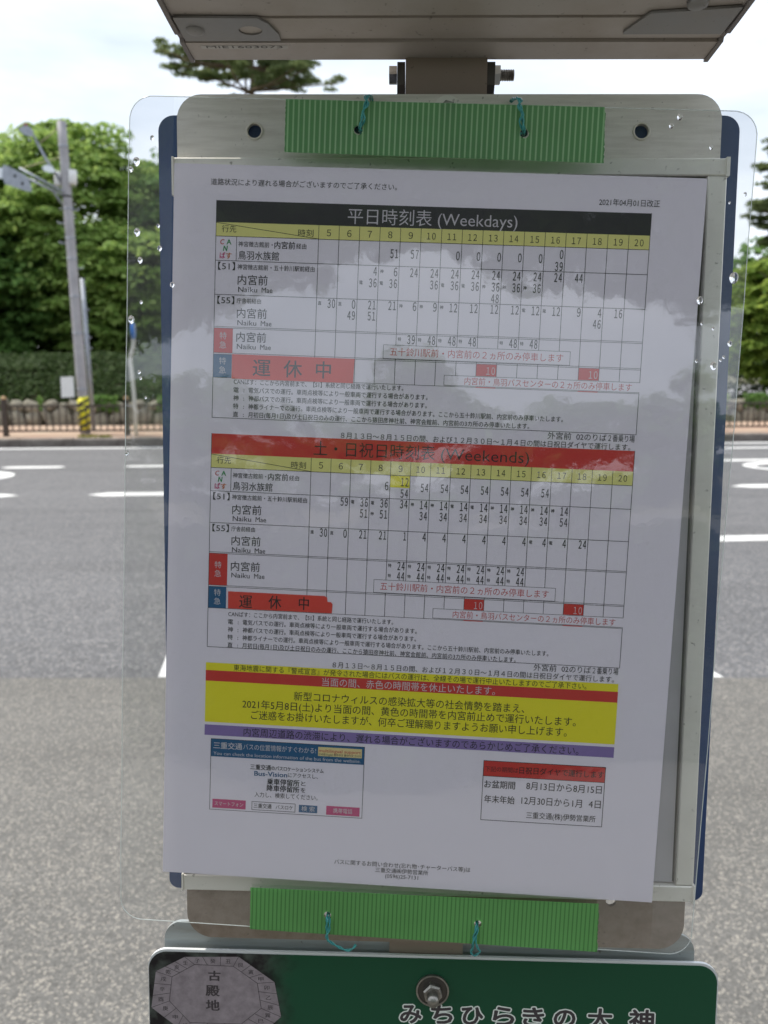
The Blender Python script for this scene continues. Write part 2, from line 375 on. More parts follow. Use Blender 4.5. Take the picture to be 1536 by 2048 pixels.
def pine(label, base, h, tiers, m=M_needle, z0=.45, reach=3.0, jit=.35):
    t = empty('pine_tree', label, 'tree', 'pines behind the road', loc=base)
    mb = MB(); n = 8; pts = [Vector((random.uniform(-.15, .15)*(i > 0), random.uniform(-.1, .1)*(i > 0), h*i/n)) for i in range(n+1)]
    mb.tube(pts, [.22*(1-.85*i/n) for i in range(n+1)], 8)
    C, NN = [], []
    for k in range(tiers):
        f = z0 + (1-z0)*k/(tiers-1) if tiers > 1 else z0
        z = h*f; st = pts[0].lerp(pts[-1], f); st.z = z; r = reach*(1-.62*(f-z0)/(1-z0+1e-6))
        for b in range(random.randint(8, 10)):
            a = random.uniform(0, 6.28); rr = r*random.uniform(.6, 1.1)
            e = st + Vector((math.cos(a)*rr, math.sin(a)*rr, random.uniform(-.15, .35)+random.gauss(0, jit)))
            mid = st.lerp(e, .5) + Vector((0, 0, random.uniform(-.15, .12)))
            mb.tube([st, mid, e], [.05, .035, .012], 5)
            for q in range(11):
                s_ = random.uniform(.35, 1.05); p = st.lerp(e, s_) + Vector((random.gauss(0, .22), random.gauss(0, .22), random.uniform(0, .16)))
                m_ = 60; u = unit(m_); u[:, 2] = np.abs(u[:, 2])*.6
                C.append(np.array(p) + u*np.array([.26, .26, .12])*rng.random(m_)[:, None]**.4)
                NN.append(np.cross(u, unit(m_)) + 1e-3)
    mb.obj('trunk', M_pinebark, t, True)
    C = np.concatenate(C); NN = np.concatenate(NN); NN /= np.linalg.norm(NN, axis=1)[:, None]
    leaves_mesh('crown', C, NN, .055, m, t, aspect=3.5)
    return t
pine('tall pine rising above the top of the signboard', (-4.5, 29.6, .1), 14.2, 6, z0=.735, reach=3.1, jit=.15)
pine('pine at the right edge of the view with open dark branches', (13.7, 28.5, .1), 8.6, 7, z0=.36, reach=2.0)

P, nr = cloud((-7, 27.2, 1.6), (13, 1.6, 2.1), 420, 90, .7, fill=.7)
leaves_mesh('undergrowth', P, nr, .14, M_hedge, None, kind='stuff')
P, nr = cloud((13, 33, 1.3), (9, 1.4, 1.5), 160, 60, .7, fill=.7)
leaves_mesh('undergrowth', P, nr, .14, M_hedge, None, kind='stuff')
# clipped hedge bank above the wall
def hedge(name, label, s0, s1, t0, z0, z1, depth):
    h = empty(name, label, 'hedge', loc=road_pt((s0+s1)/2, t0, 0)); inv = -h.location
    nx = int((s1-s0)/.5); mb = MB(); rows = 6
    for j in range(rows+1):
        f = j/rows
        for i in range(nx+1):
            s_ = s0+(s1-s0)*i/nx
            p = road_pt(s_, t0+depth*f + .06*math.sin(i*1.7+j), z0+(z1-z0)*math.sin(f*math.pi/2)**.8 + .05*noise.noise(Vector((i*.7, j*.9, 1)))); mb.v.append(tuple(p+inv))
    for j in range(rows):
        for i in range(nx):
            a = j*(nx+1)+i; mb.f.append((a, a+1, a+nx+2, a+nx+1))
    bk = len(mb.v)
    mb.v += [tuple(road_pt(s0, t0+depth, 0)+inv), tuple(road_pt(s1, t0+depth, 0)+inv)]
    mb.obj('stems', M_earth, h)
    n = int((s1-s0)*1500); f = rng.random(n); s_ = s0+(s1-s0)*rng.random(n)
    P = np.stack([s_, t0+depth*f-.02, z0+(z1-z0)*np.sin(f*np.pi/2)**.8+.03+.08*rng.random(n)+np.array([.16*noise.noise(Vector((a*.8, b*2, 4))) for a, b in zip(s_, f)])*(f > .35)], 1)
    P = P @ np.array(ROAD.to_3x3()).T + np.array(inv)
    nr = np.array([0, -.7, .7])+rng.normal(size=(n, 3))*.45; nr /= np.linalg.norm(nr, axis=1)[:, None]
    leaves_mesh('foliage', P, nr, .075, M_hedge, h, kind='stuff')
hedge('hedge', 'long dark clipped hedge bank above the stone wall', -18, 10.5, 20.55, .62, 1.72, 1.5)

hb_ = empty('hedge', 'unseen hedge added behind the viewer to darken the film reflections', 'hedge', loc=(0, -3.9, 0))  # added out of view: its dark leaves replace sunlit paving in the film reflections
MB().box(-9, 9, -.45, .45, 0, 1.15).obj('stems', M_earth, hb_)
n = 26000; P = np.stack([-9+18*rng.random(n), .42+.1*rng.random(n), 1.2*rng.random(n)], 1); P[:6000, 1] = -.5+rng.random(6000); P[:6000, 2] = 1.15+.06*rng.random(6000)
leaves_mesh('foliage', P, unit(n), .07, M_hedge, hb_, kind='stuff')
# rubble wall, every stone a part
M_stone = mat('wall_stone', (.36, .33, .26), .95, noise_scale=9, color2=(.12, .115, .085), bump=.6, bump_scale=22)
wall = empty('stone_wall', 'low wall of rough upright rubble stones below the hedge', 'wall', mw=ROAD)
MB().box(-18, 14, 20.35, 20.8, .1, .60).obj('earth_core', M_earth, wall)
def rock(seed):
    r = random.Random(seed); mb = MB(); rings = 4; n = 8
    for j in range(rings+1):
        ph = math.pi*j/rings
        for k in range(n):
            a = 2*math.pi*k/n; q = 1+r.uniform(-.16, .16)
            sx = math.copysign(abs(math.cos(a))**.7, math.cos(a)); sy = math.copysign(abs(math.sin(a))**.7, math.sin(a))
            mb.v.append((.5*sx*math.sin(ph)**.55*q, .5*sy*math.sin(ph)**.55*q, -.5*math.copysign(abs(math.cos(ph))**.8, math.cos(ph))))
    for j in range(rings):
        for k in range(n):
            mb.f.append((j*n+k, j*n+(k+1) % n, (j+1)*n+(k+1) % n, (j+1)*n+k))
    me = bpy.data.meshes.new('stone'); me.from_pydata(mb.v, [], mb.f); me.materials.append(M_stone); me.polygons.foreach_set('use_smooth', [True]*len(me.polygons)); return me
rocks = [rock(i) for i in range(6)]
for row, (zc, hh) in enumerate(((.27, .36), (.55, .26))):
    s_ = -15.5
    while s_ < 13.5:
        w = random.uniform(.2, .56); zc_ = zc+random.uniform(-.05, .06); o = link('stone', random.choice(rocks), None, wall)
        o.location = (s_+w/2, 20.32+.03*row+random.uniform(-.03, .03), zc_); o.scale = (w*1.08, .34, hh*random.uniform(.8, 1.55)); o.rotation_euler = (0, random.uniform(-.5, .5), random.choice((0, math.pi)))
        s_ += w
# ground cover plants on the wall
n = 9000; s_ = -15+28*rng.random(n); keep = np.array([noise.noise(Vector((x*1.1, 3, 2))) > .0 for x in s_]); s_ = s_[keep]; n = len(s_)
P = np.stack([s_, 20.12+.12*rng.random(n), .46+.36*rng.random(n)], 1)@np.array(ROAD.to_3x3()).T
nr = np.array([0, -.6, .6])+rng.normal(size=(n, 3))*.5; nr /= np.linalg.norm(nr, axis=1)[:, None]
leaves_mesh('ivy', P, nr, .07, M_leafB, None, kind='stuff')
# weeds along the kerb
n = 5000; s_ = -16+30*rng.random(n); keep = np.array([noise.noise(Vector((x*.8, 9, 2))) > .12 for x in s_]); s_ = s_[keep]; n = len(s_)
P = np.stack([s_, 16.34+.3*rng.random(n), .135+.05*rng.random(n)], 1)@np.array(ROAD.to_3x3()).T
nr = rng.normal(size=(n, 3)); nr /= np.linalg.norm(nr, axis=1)[:, None]
leaves_mesh('grass', P, nr, .03, leaf_mat('weed', (.09, .12, .02), (.25, .24, .05)), None, aspect=3, kind='stuff')

# iron fence
M_iron = mat('fence_iron', (.035, .028, .024), .6, noise_scale=30, color2=(.07, .05, .035))
M_knob = mat('fence_knob', (.42, .28, .14), .6)
fence = empty('iron_fence', 'low dark iron railing with tan post caps along the far pavement', 'fence', mw=ROAD)
FT = 17.0; bar_me = None; post_me = None
S0, PIT = -15.48, 2.36
for i in range(14):
    s_ = S0+i*PIT
    o = MB().rbox(-.045, .045, -.045, .045, .13, .86, .01).obj('post', M_iron, fence) if post_me is None else link('post', post_me, None, fence)
    post_me = o.data; o.location = (s_, FT, 0)
    k = MB().add(*(lambda b: (b.v, b.f))(MB().tube([(0, 0, .86), (0, 0, .885), (0, 0, .91), (0, 0, .925)], [.05, .055, .04, .01], 10))).obj('post_cap', M_knob, fence, True); k.location = (s_, FT, 0)
    if i < 13:
        for z in (.73, .235):
            MB().box(s_+.045, s_+PIT-.045, FT-.015, FT+.015, z-.018, z+.018).obj('rail', M_iron, fence)
        for k in range(1, 18):
            o = MB().box(-.011, .011, -.011, .011, .253, .712).obj('bar', M_iron, fence) if bar_me is None else link('bar', bar_me, None, fence)
            bar_me = o.data; o.location = (s_+k*PIT/18, FT, 0)

# ------------------------------------------------------------------ lamp pole
M_conc = mat('pole_concrete', (.42, .41, .42), .85, noise_scale=4, color2=(.30, .29, .30), bump=.2)
M_galv = mat('galvanised', (.38, .41, .46), .5, .3, noise_scale=12, noise_amt=.3)
M_white = mat('white_plastic', (.78, .78, .76), .45, noise_scale=6, noise_amt=.12)
M_yel = mat('hazard_yellow', (.80, .74, .02), .5, noise_scale=9, noise_amt=.15)
M_blk = mat('hazard_black', (.03, .03, .03), .6)
M_lens = mat('lamp_lens', (.75, .80, .84), .25)
YP = 16.95
b0, t0 = at(171, 868, YP), at(123, 243, YP)
lp = empty('utility_pole', 'grey concrete pole with lamp arms and yellow black striped foot', 'utility pole', loc=b0)
def on_pole(py):                                # point on the pole axis at a photo row
    f = (868-py)/(868-243); return b0.lerp(t0, f)
def rel(p): return tuple(Vector(p)-b0)
rad_at = lambda f: .105-.02*f
npt = 12
MB().tube([rel(b0.lerp(t0, i/npt)) for i in range(npt+1)], [rad_at(i/npt) for i in range(npt+1)], 20).obj('pole', M_conc, lp, True)
axis = (t0-b0).normalized()
# hazard wrap: sleeve plus stripes standing 3 mm proud
ha, hb = on_pole(858), on_pole(789); hl = (hb-ha).length
MB().tube([rel(ha), rel(hb)], .110, 24).obj('hazard_sleeve', M_yel, lp, True)
ux = axis.orthogonal().normalized(); uy = axis.cross(ux)
for k in range(-4, 8):
    mb = MB(); seg = 24; pts = []
    for j in range(seg+1):
        a = 2*math.pi*j/seg; zz = k*.155 + .155*2*(j/seg)
        for dz in (0, .06):
            z = min(max(zz+dz, 0), hl); q = ha + axis*z + (ux*math.cos(a)+uy*math.sin(a))*.1135; mb.v.append(rel(q)); pts.append(z)
    for j in range(seg):
        if abs(pts[2*j]-pts[2*j+1]) > 1e-4 or abs(pts[2*j+2]-pts[2*j+3]) > 1e-4: mb.f.append((2*j, 2*j+2, 2*j+3, 2*j+1))
    if mb.f: mb.obj('hazard_stripe', M_blk, lp)
for py in (292, 388, 412, 470, 510, 585, 660, 775):
    f = (868-py)/625; q = on_pole(py); MB().tube([rel(q), rel(q+axis*.035)], rad_at(f)+.006, 18).obj('steel_band', M_galv if py != 388 else M_blk, lp, True)
for px, py, side in ((160, 413, 1), (117, 438, -1), (118, 477, -1), (168, 527, 1)):
    q = on_pole(py); MB().tube([rel(q), rel(q+Vector((side*.2, -.02, .0))), rel(q+Vector((side*.215, -.02, .03)))], .014, 8).obj('step_bolt', M_galv, lp, True)
for px0, px1, py0, py1 in ((109, 122, 343, 371), (137, 153, 340, 369)):
    a_, b_ = at((px0+px1)/2, py1, YP), at((px0+px1)/2, py0, YP); r = (px1-px0)/2*YP/FPX
    MB().tube([rel(a_), rel(a_.lerp(b_, .04)), rel(a_.lerp(b_, .96)), rel(b_)], [r*.85, r, r, r*.8], 16).obj('insulator_box', M_white, lp, True)
# lower large lamp on twin arms
P_ = lambda x, y, dy=0: rel(at(x, y, YP+dy))
for (x0, y0, x1, y1) in ((128, 384, 38, 336), (124, 389, 30, 346)):
    MB().tube([P_(x0, y0, -.1), P_(x1, y1, -.3)], .022, 8).obj('lamp_arm', M_galv, lp, True)
MB().tube([P_(124, 408, -.08), P_(106, 382, -.12), P_(60, 358, -.2)], .02, 8).obj('arm_brace', M_galv, lp, True)
def slab(corners, dy0, dy1, inset=.0):
    v = [P_(x, y, dy0) for x, y in corners] + [P_(x, y, dy1) for x, y in corners]; k = len(corners)
    return MB().add(v, [tuple(range(k)), tuple(range(k, 2*k))[::-1]] + [(i, k+i, k+(i+1) % k, (i+1) % k) for i in range(k)])
big = slab([(6, 329), (14, 331), (52, 351), (63, 372), (63, 384), (52, 382), (10, 368), (4, 352)], -.42, -.12).obj('lamp_head', M_galv, lp)
slab([(-14, 336), (6, 335), (8, 358), (-4, 356)], -.38, -.16).obj('lamp_lens', M_lens, lp)
for x, y in ((45, 367), (30, 352)): MB().tube([P_(x, y, -.43), P_(x, y, -.40)], .03, 10).obj('rivet', M_blk, lp)
# upper small lamp
MB().tube([P_(121, 362, -.05), P_(92, 318, -.1), P_(66, 270, -.15)], [.028, .026, .022], 8).obj('lamp_arm', M_galv, lp, True)
slab([(36, 258), (46, 251), (58, 253), (67, 262), (67, 272), (60, 273), (45, 268)], -.28, -.05).obj('lamp_head', M_galv, lp)
slab([(47, 246), (56, 246), (56, 252), (47, 252)], -.2, -.12).obj('photocell', mat('photocell', (.25, .08, .06), .5), lp)
slab([(84, 334), (92, 329), (104, 333), (111, 342), (104, 346), (88, 342)], -.2, -.05).obj('arm_bracket', M_lens, lp)
M_wire = mat('wire', (.20, .17, .08), .6)
MB().tube([P_(116, 256), P_(98, 272, -.1), P_(80, 286, -.15)], .009, 6).obj('stay_wire', M_wire, lp)
MB().tube([P_(125, 314), P_(85, 325, -.1), P_(38, 338, -.2)], .011, 6).obj('stay_wire', M_wire, lp)
nb = slab([(121, 754), (147, 753), (149, 794), (123, 795)], -.2, -.12).obj('notice_box', M_white, lp)
MB().tube([P_(137, 795, -.12), P_(150, 806, -.08), P_(160, 808, 0)], .012, 6).obj('cable', M_galv, lp)
# steel conduit mast standing beside it
q0, q1 = at(188, 862, 17.3), at(164, 557, 17.3)
cm = empty('steel_mast', 'thin grey steel mast standing just right of the striped concrete pole', 'mast', loc=q0)
MB().tube([(0, 0, 0), tuple(q1-q0)], .042, 12).obj('mast', M_galv, cm, True)
for f in (.55, .62, .8):
    c_ = (q1-q0)*f; MB().tube([tuple(c_), tuple(c_+Vector((.09, 0, 0)))], .02, 6).obj('bracket', M_galv, cm)
# bent white pole with a blue round sign seen edge-on
q0 = at(273, 876, 16.4)
bp_ = empty('road_sign', 'bent white pole carrying a blue sign turned edge-on, seen through the film', 'road sign', loc=q0)
r2 = lambda x, y: tuple(at(x, y, 16.4)-q0)
M_signwhite = mat('sign_pole_white', (.66, .65, .58), .55, noise_scale=5, noise_amt=.25)
MB().tube([r2(273, 876), r2(268, 790), r2(262, 735), r2(260, 722), r2(262, 708), r2(267, 690), r2(267, 648)], .038, 12).obj('pole', M_signwhite, bp_, True)
dsk = MB(); cz = Vector(r2(268, 662)); pts = []
for sx in (-.03, .03):
    for k in range(20):
        a = 2*math.pi*k/20; dsk.v.append(tuple(cz+Vector((sx+.04*math.cos(a), -.06+.22*math.cos(a)*-1, .15*math.sin(a)))))
dsk.f = [tuple(range(20)), tuple(range(20, 40))[::-1]]+[(k, (k+1) % 20, 20+(k+1) % 20, 20+k) for k in range(20)]
dsk.obj('sign_disc', mat('sign_blue', (.02, .16, .52), .45), bp_)

# ------------------------------------------------------------------ what stands behind the photographer (seen in the film's reflections)
tree('street_tree', 'broad dense tree on the near walkway behind the viewer, at left', 'tree', (-6.8, -7.9, 0), (-4.4, -7.8, 5.6), (5.6, 2.8, 2.2), M_leafB, 420, 60, .7, .2, .28, flat_=.6, fill=.6, lobes=.05)
tree('street_tree', 'broad dense tree on the near walkway behind the viewer, at right', 'tree', (7.2, -7.9, 0), (4.6, -7.8, 5.5), (5.6, 2.8, 2.2), M_leafB, 420, 60, .7, .2, .28, flat_=.6, fill=.6, lobes=.05)
GR3 = 'trees in a row behind the viewer'
for i, (x, y, h) in enumerate(((-16, -30, 6.0), (-8, -29, 5.6), (-1.5, -31, 6.0), (4.5, -30, 5.3), (10.5, -29, 6.4), (18, -31, 6.0))):
    tree('street_tree', ['westernmost', 'second', 'third', 'fourth', 'fifth', 'easternmost'][i]+' of the low trees in the row behind the viewer', 'tree', (x, y, 0), (x, y, h*.52), (4.4, 2.5, h*.5), M_leafB, 150, 45, .8, .3, .2, GR3)

# ------------------------------------------------------------------ bus stop sign
def alum(name, c, rough, scale=(4, 40, 4), metal=.55, dirt=.25, dirtc=(.30, .26, .20)):
    def b(m, t, bs, co):
        mpn = t.nodes.new('ShaderNodeMapping'); mpn.inputs['Scale'].default_value = scale
        t.links.new(co.outputs['Object'], mpn.inputs['Vector'])
        n = t.nodes.new('ShaderNodeTexNoise'); n.inputs['Scale'].default_value = 6; n.inputs['Detail'].default_value = 8; n.inputs['Roughness'].default_value = .65
        t.links.new(mpn.outputs[0], n.inputs['Vector'])
        n2 = t.nodes.new('ShaderNodeTexNoise'); n2.inputs['Scale'].default_value = 300; n2.inputs['Detail'].default_value = 2
        t.links.new(co.outputs['Object'], n2.inputs['Vector'])
        r = t.nodes.new('ShaderNodeMapRange'); r.inputs['From Min'].default_value = .42; r.inputs['From Max'].default_value = .75; r.inputs['To Max'].default_value = dirt*2
        t.links.new(n.outputs['Fac'], r.inputs['Value'])
        mi = t.nodes.new('ShaderNodeMix'); mi.data_type = 'RGBA'; mi.inputs['A'].default_value = (*c, 1); mi.inputs['B'].default_value = (*dirtc, 1)
        t.links.new(r.outputs[0], mi.inputs['Factor'])
        r2_ = t.nodes.new('ShaderNodeMapRange'); r2_.inputs['From Min'].default_value = .68; r2_.inputs['From Max'].default_value = .76; r2_.inputs['To Max'].default_value = .55
        t.links.new(n2.outputs['Fac'], r2_.inputs['Value'])
        mi2 = t.nodes.new('ShaderNodeMix'); mi2.data_type = 'RGBA'; mi2.inputs['B'].default_value = (.12, .10, .08, 1)
        t.links.new(mi.outputs['Result'], mi2.inputs['A']); t.links.new(r2_.outputs[0], mi2.inputs['Factor']); t.links.new(mi2.outputs['Result'], bs.inputs['Base Color'])
        rr = t.nodes.new('ShaderNodeMapRange'); rr.inputs['To Min'].default_value = rough-.08; rr.inputs['To Max'].default_value = rough+.15
        t.links.new(n.outputs['Fac'], rr.inputs['Value']); t.links.new(rr.outputs[0], bs.inputs['Roughness'])
    return mat(name, c, rough, metal, build=b)
M_plate = alum('plate_aluminium', (.84, .80, .73), .42, metal=.3, dirtc=(.45, .41, .35))
M_platelow = alum('plate_aluminium_stained', (.33, .265, .215), .5, scale=(14, 14, 14), metal=.3, dirt=.4, dirtc=(.19, .135, .09))
M_rail = alum('rail_aluminium', (.90, .88, .80), .38, scale=(3, 3, 30), metal=.25, dirt=.12)
M_box = alum('box_aluminium', (.46, .415, .375), .5, metal=.2, dirt=.3, dirtc=(.36, .30, .24))
M_boxdark = alum('box_endcap', (.20, .18, .18), .6, metal=.1)
M_post = alum('post_brown', (.30, .24, .19), .55, metal=.3)
M_blue = mat('navy_board', (.035, .075, .20), .4, noise_scale=12, noise_amt=.25)
M_grey2 = alum('lower_plate_grey', (.42, .46, .46), .4, metal=.45)
M_dark = mat('dark_steel', (.09, .08, .07), .45, .6)
M_bolt = mat('bolt_steel', (.42, .40, .36), .35, .9, noise_scale=300, noise_amt=.5)
M_inner = mat('inner_board', (.60, .58, .60), .6, noise_scale=20, noise_amt=.15)
M_green = mat('green_panel', (.012, .115, .05), .3, noise_scale=6, noise_amt=.12)
mm_ = .001
sg = empty('bus_stop_sign', 'bus stop post carrying an aluminium notice frame, green panel below and metal box above', 'bus stop sign', mw=SIGN)
def S(pts): return [(x*mm_, -v*mm_) for x, v in pts]
def rr_mm(x0, x1, v0, v1, r): return rrect(x0*mm_, x1*mm_, -v1*mm_, -v0*mm_, [q*mm_ for q in r])
# back plate with real holes; upper part clean, lower tongue stained
holes = [(45, 20.3, 4.0), (266.3, 20.4, 4.0), (105, 19.2, 2.6), (199.4, 21, 2.6)]
link('back_plate', flat([rr_mm(0, 311.3, 0, 465, (14, 14, 0.1, 0.1))]+[circ(x*mm_, -v*mm_, r*mm_) for x, v, r in holes], -.0025, 0), M_plate, sg)
holes2 = [(265.6, 481.4, 3.2), (88.9, 494.3, 2.8), (183.4, 497.4, 2.8)]
link('back_plate', flat([rr_mm(.1, 311.2, 465.2, 511.7, (.1, .1, 16, 16))]+[circ(x*mm_, -v*mm_, r*mm_) for x, v, r in holes2], -.0025, 0), M_platelow, sg)
M_groove = mat('hole_rim', (.72, .68, .58), .5)
for x, v, r in holes[:2]:
    n = 24; mb = MB()
    for (ra, z) in ((r+1.2, .1), (r+.9, .6), (r, .6), (r, -2.4)):
        for k in range(n): a = 2*math.pi*k/n; mb.v.append(((x+ra*math.cos(a))*mm_, (-v+ra*math.sin(a))*mm_, z*mm_))
    for j in range(3):
        for k in range(n): mb.f.append((j*n+k, j*n+(k+1) % n, (j+1)*n+(k+1) % n, (j+1)*n+k))
    mb.obj('hole_rim', M_groove, sg, True)
link('notice_board', flat([rr_mm(-12.2, 323.3, 10, 482, (9, 9, 6, 6))], -.0085, -.0045), M_blue, sg)
# mounting bolt in the top of the plate
link('washer', flat([circ(.1558, -.0095, .0085)], .0002, .0014), M_rail, sg)
MB().tube([(.1558, -.0095, .001), (.1558, -.0095, .0045)], .0048, 6).obj('bolt', M_bolt, sg)
# frame rails
MB().rbox(-.8*mm_, 313.9*mm_, -46*mm_, -36.6*mm_, 0, .005, .0006).obj('rail', M_rail, sg)
MB().rbox(303.4*mm_, 314*mm_, -467*mm_, -46.4*mm_, 0, .005, .0006).obj('rail', M_rail, sg)
MB().rbox(-.6*mm_, 9.5*mm_, -467*mm_, -46.4*mm_, 0, .005, .0006).obj('rail', M_rail, sg)
MB().rbox(-.6*mm_, 314.2*mm_, -477.5*mm_, -467.4*mm_, 0, .0055, .0006).obj('rail', M_rail, sg)
for x0, x1, v0, v1 in ((313.0, 315.0, 36.2, 46.6), (-1.8, -.7, 36.4, 58), (-1.6, -.5, 467, 478), (313.4, 315.0, 466.8, 478)):
    MB().box(x0*mm_, x1*mm_, -v1*mm_, -v0*mm_, 0, .0062).obj('rail_end', M_dark if x1 > 0 and x0 > 300 and v0 < 40 and False else M_rail, sg)
MB().box(9.6*mm_, 301.8*mm_, -466.5*mm_, -47*mm_, .0003, .002).obj('backing_sheet', M_inner, sg)
MB().box(301.9*mm_, 303.2*mm_, -466.5*mm_, -47*mm_, .0003, .0008).obj('rail_groove', M_dark, sg)
MB().box(0, 303*mm_, -46.9*mm_, -46.05*mm_, .0021, .0026).obj('rail_groove', M_dark, sg)
# top box: extruded case, closed at both ends
prof = [(-19, 27), (2.5, 27), (2.5, 29.5), (4.2, 29.5), (4.2, 28.4), (27, 28.4), (27, 30.6), (29, 30.6), (29, 28.9), (47, 28.9), (55, 34), (55, 128), (50, 133), (-14, 133), (-19, 128)]
MB().prism([(v*mm_, w*mm_) for w, v in prof], 'x', .006, .306).obj('top_box', M_box, sg)
capp = [(-20, 25.8), (4, 26.4), (5, 28.4), (13, 28.0), (14, 26.2), (29, 26.6), (48, 27.4), (56.5, 34), (56.5, 129), (51, 134.5), (-15, 134.5), (-20.5, 129)]
for x0, x1 in ((3.4, 5.9), (306.1, 308.6)): MB().prism([(v*mm_, w*mm_) for w, v in capp], 'x', x0*mm_, x1*mm_).obj('end_cap', M_boxdark, sg)
def under_plate(pts, v0, v1, m, name, hole=None):           # flat piece hanging under the box (x, w) outline
    outs = [[(x*mm_, w*mm_) for x, w in pts]] + ([hole] if hole else [])
    me = flat(outs, 0, (v1-v0)*mm_)
    me.transform(Matrix(((1, 0, 0, 0), (0, 0, 1, v0*mm_), (0, 1, 0, 0), (0, 0, 0, 1)))); me.flip_normals()
    return link(name, me, m, sg)
M_corner = alum('corner_plate', (.25, .245, .24), .4, metal=.35, dirt=.2)
oval = lambda x, w, a, b: [((x+a*math.cos(2*math.pi*k/20))*mm_, (w+b*math.sin(2*math.pi*k/20))*mm_) for k in range(20)]
under_plate([(7, 4.4), (61, 4.4), (61, 12), (57, 24), (52, 30), (7, 31)], 27.0, 28.3, M_corner, 'corner_plate', oval(46, 16.5, 6.5, 5))
under_plate([(305, 4.4+7), (251, 4.4+7), (251, 14), (256, 26), (260, 34), (305, 40)], 27.0, 28.3, M_corner, 'corner_plate')
MB().tube([(.046, .0284, .0165), (.046, .0279, .0165)], .0062, 16).obj('screw', M_box, sg)
MB().tube([(.0155, .0284, .017), (.0155, .0262, .017), (.0155, .0255, .017)], [.0055, .005, .003], 16).obj('screw', M_corner, sg, True)
MB().tube([(.281, .0284, .043), (.281, .0262, .043), (.281, .0255, .043)], [.0055, .005, .003], 16).obj('screw', M_corner, sg, True)
lab = MB().box(.014, .064, .02688, .02698, -.0045, -.0005).obj('label_strip', mat('label_strip', (.48, .46, .42), .5), sg)
v, f = glyphs('MIE1603073')
vv = [(.017+x/6.35*.044, .02675, -.0045+.001+y*.0028/.7) for x, y, _ in v.tolist()]
xs = [p[0] for p in vv]; k_ = .044/(max(xs)-min(xs)); vv = [(.017+(p[0]-min(xs))*k_, p[1], p[2]) for p in vv]
MB().add(vv, f).obj('lettering', mat('label_ink', (.12, .11, .10), .6), sg, kind='stuff')
# post, brackets and cross bolt
MB().box(131.5*mm_, 179.5*mm_, -1.72, .10, -.064, -.0165).obj('post', M_post, sg)
for x0, x1 in ((126.5, 131.2), (179.8, 184.5)):
    MB().prism([(.0262, -.020), (.0262, -.058), (.010, -.052), (.004, -.045), (.004, -.030), (.014, -.022)], 'x', x0*mm_, x1*mm_).obj('bracket', M_dark, sg)
MB().tube([(.1215, .0235, -.032), (.1262, .0235, -.032)], .0055, 6).obj('bolt_head', M_bolt, sg)
th = MB(); pts = []
for k in range(25): pts.append((.1845+.0125*k/24, .0235, -.032))
th.tube(pts, [.0034 if k % 2 else .0029 for k in range(25)], 12).obj('bolt_thread', M_bolt, sg)
MB().tube([(.1846, .0235, -.032), (.1885, .0235, -.032)], .0058, 6).obj('nut', M_rail, sg)
# lower grey plate and green name panel
link('lower_plate', flat([rr_mm(-16.5, 320.7, 505.5, 760, (12, 12, 12, 12))], -.0085, -.0062), M_grey2, sg)
MB().box(.128, .1745, -.5215, -.5085, -.0061, -.0035).obj('clamp', M_post, sg)
M_rim = mat('panel_rim', (.72, .74, .74), .4, .2)
link('name_panel', flat([rr_mm(-25.4, 334.2, 520.6, 745, (12, 12, 12, 12))], -.0022, -.0002), M_rim, sg)
# the panel leans as in the photograph: a 0.8 mm rim shows round the printed face
def face_mat(m, t, bs, co):
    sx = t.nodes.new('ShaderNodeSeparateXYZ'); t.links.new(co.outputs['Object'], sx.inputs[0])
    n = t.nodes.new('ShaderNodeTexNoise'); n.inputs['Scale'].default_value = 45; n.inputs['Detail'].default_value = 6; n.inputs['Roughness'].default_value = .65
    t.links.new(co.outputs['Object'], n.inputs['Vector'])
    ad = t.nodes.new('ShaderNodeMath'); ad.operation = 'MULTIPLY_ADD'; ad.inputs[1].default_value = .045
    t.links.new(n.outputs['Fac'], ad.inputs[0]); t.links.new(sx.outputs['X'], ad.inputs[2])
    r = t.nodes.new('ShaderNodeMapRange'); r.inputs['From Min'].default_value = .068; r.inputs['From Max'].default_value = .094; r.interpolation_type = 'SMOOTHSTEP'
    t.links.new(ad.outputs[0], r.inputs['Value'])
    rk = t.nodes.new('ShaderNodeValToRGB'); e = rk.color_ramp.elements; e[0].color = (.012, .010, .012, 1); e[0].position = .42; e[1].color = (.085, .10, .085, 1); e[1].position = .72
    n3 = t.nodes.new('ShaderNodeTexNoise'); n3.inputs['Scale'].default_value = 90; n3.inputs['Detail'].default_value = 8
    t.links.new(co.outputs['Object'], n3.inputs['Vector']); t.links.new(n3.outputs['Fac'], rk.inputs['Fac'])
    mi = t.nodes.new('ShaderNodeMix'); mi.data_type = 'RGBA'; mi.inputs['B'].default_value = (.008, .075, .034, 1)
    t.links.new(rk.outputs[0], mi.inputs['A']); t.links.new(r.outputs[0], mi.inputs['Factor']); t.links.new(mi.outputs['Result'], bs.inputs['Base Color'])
M_face = mat('panel_face', rough=.35, spec=.3, build=face_mat)
face = link('printed_face', flat([rr_mm(-24.9, 333.4, 522.2, 744, (11.5, 11.5, 11.5, 11.5))], -.0002, .0002), M_face, sg)
def pm(cx, cy): return ((290+cx*.306-298)*.317-25.5, 521.9+(1880+cy*.306-1908)*.335+1.2)
octo = [pm(*p) for p in ((270, 112), (625, 102), (860, 262), (903, 490), (765, 615), (300, 640), (45, 452), (78, 212))]
inn = [pm(*p) for p in ((335, 160), (590, 165), (747, 272), (772, 437), (640, 545), (300, 545), (165, 405), (185, 245))]
M_pstone = mat('printed_stone', (.34, .29, .31), .35, noise_scale=160, color2=(.22, .185, .20))
M_pink = mat('printed_ink', (.05, .04, .045), .4)
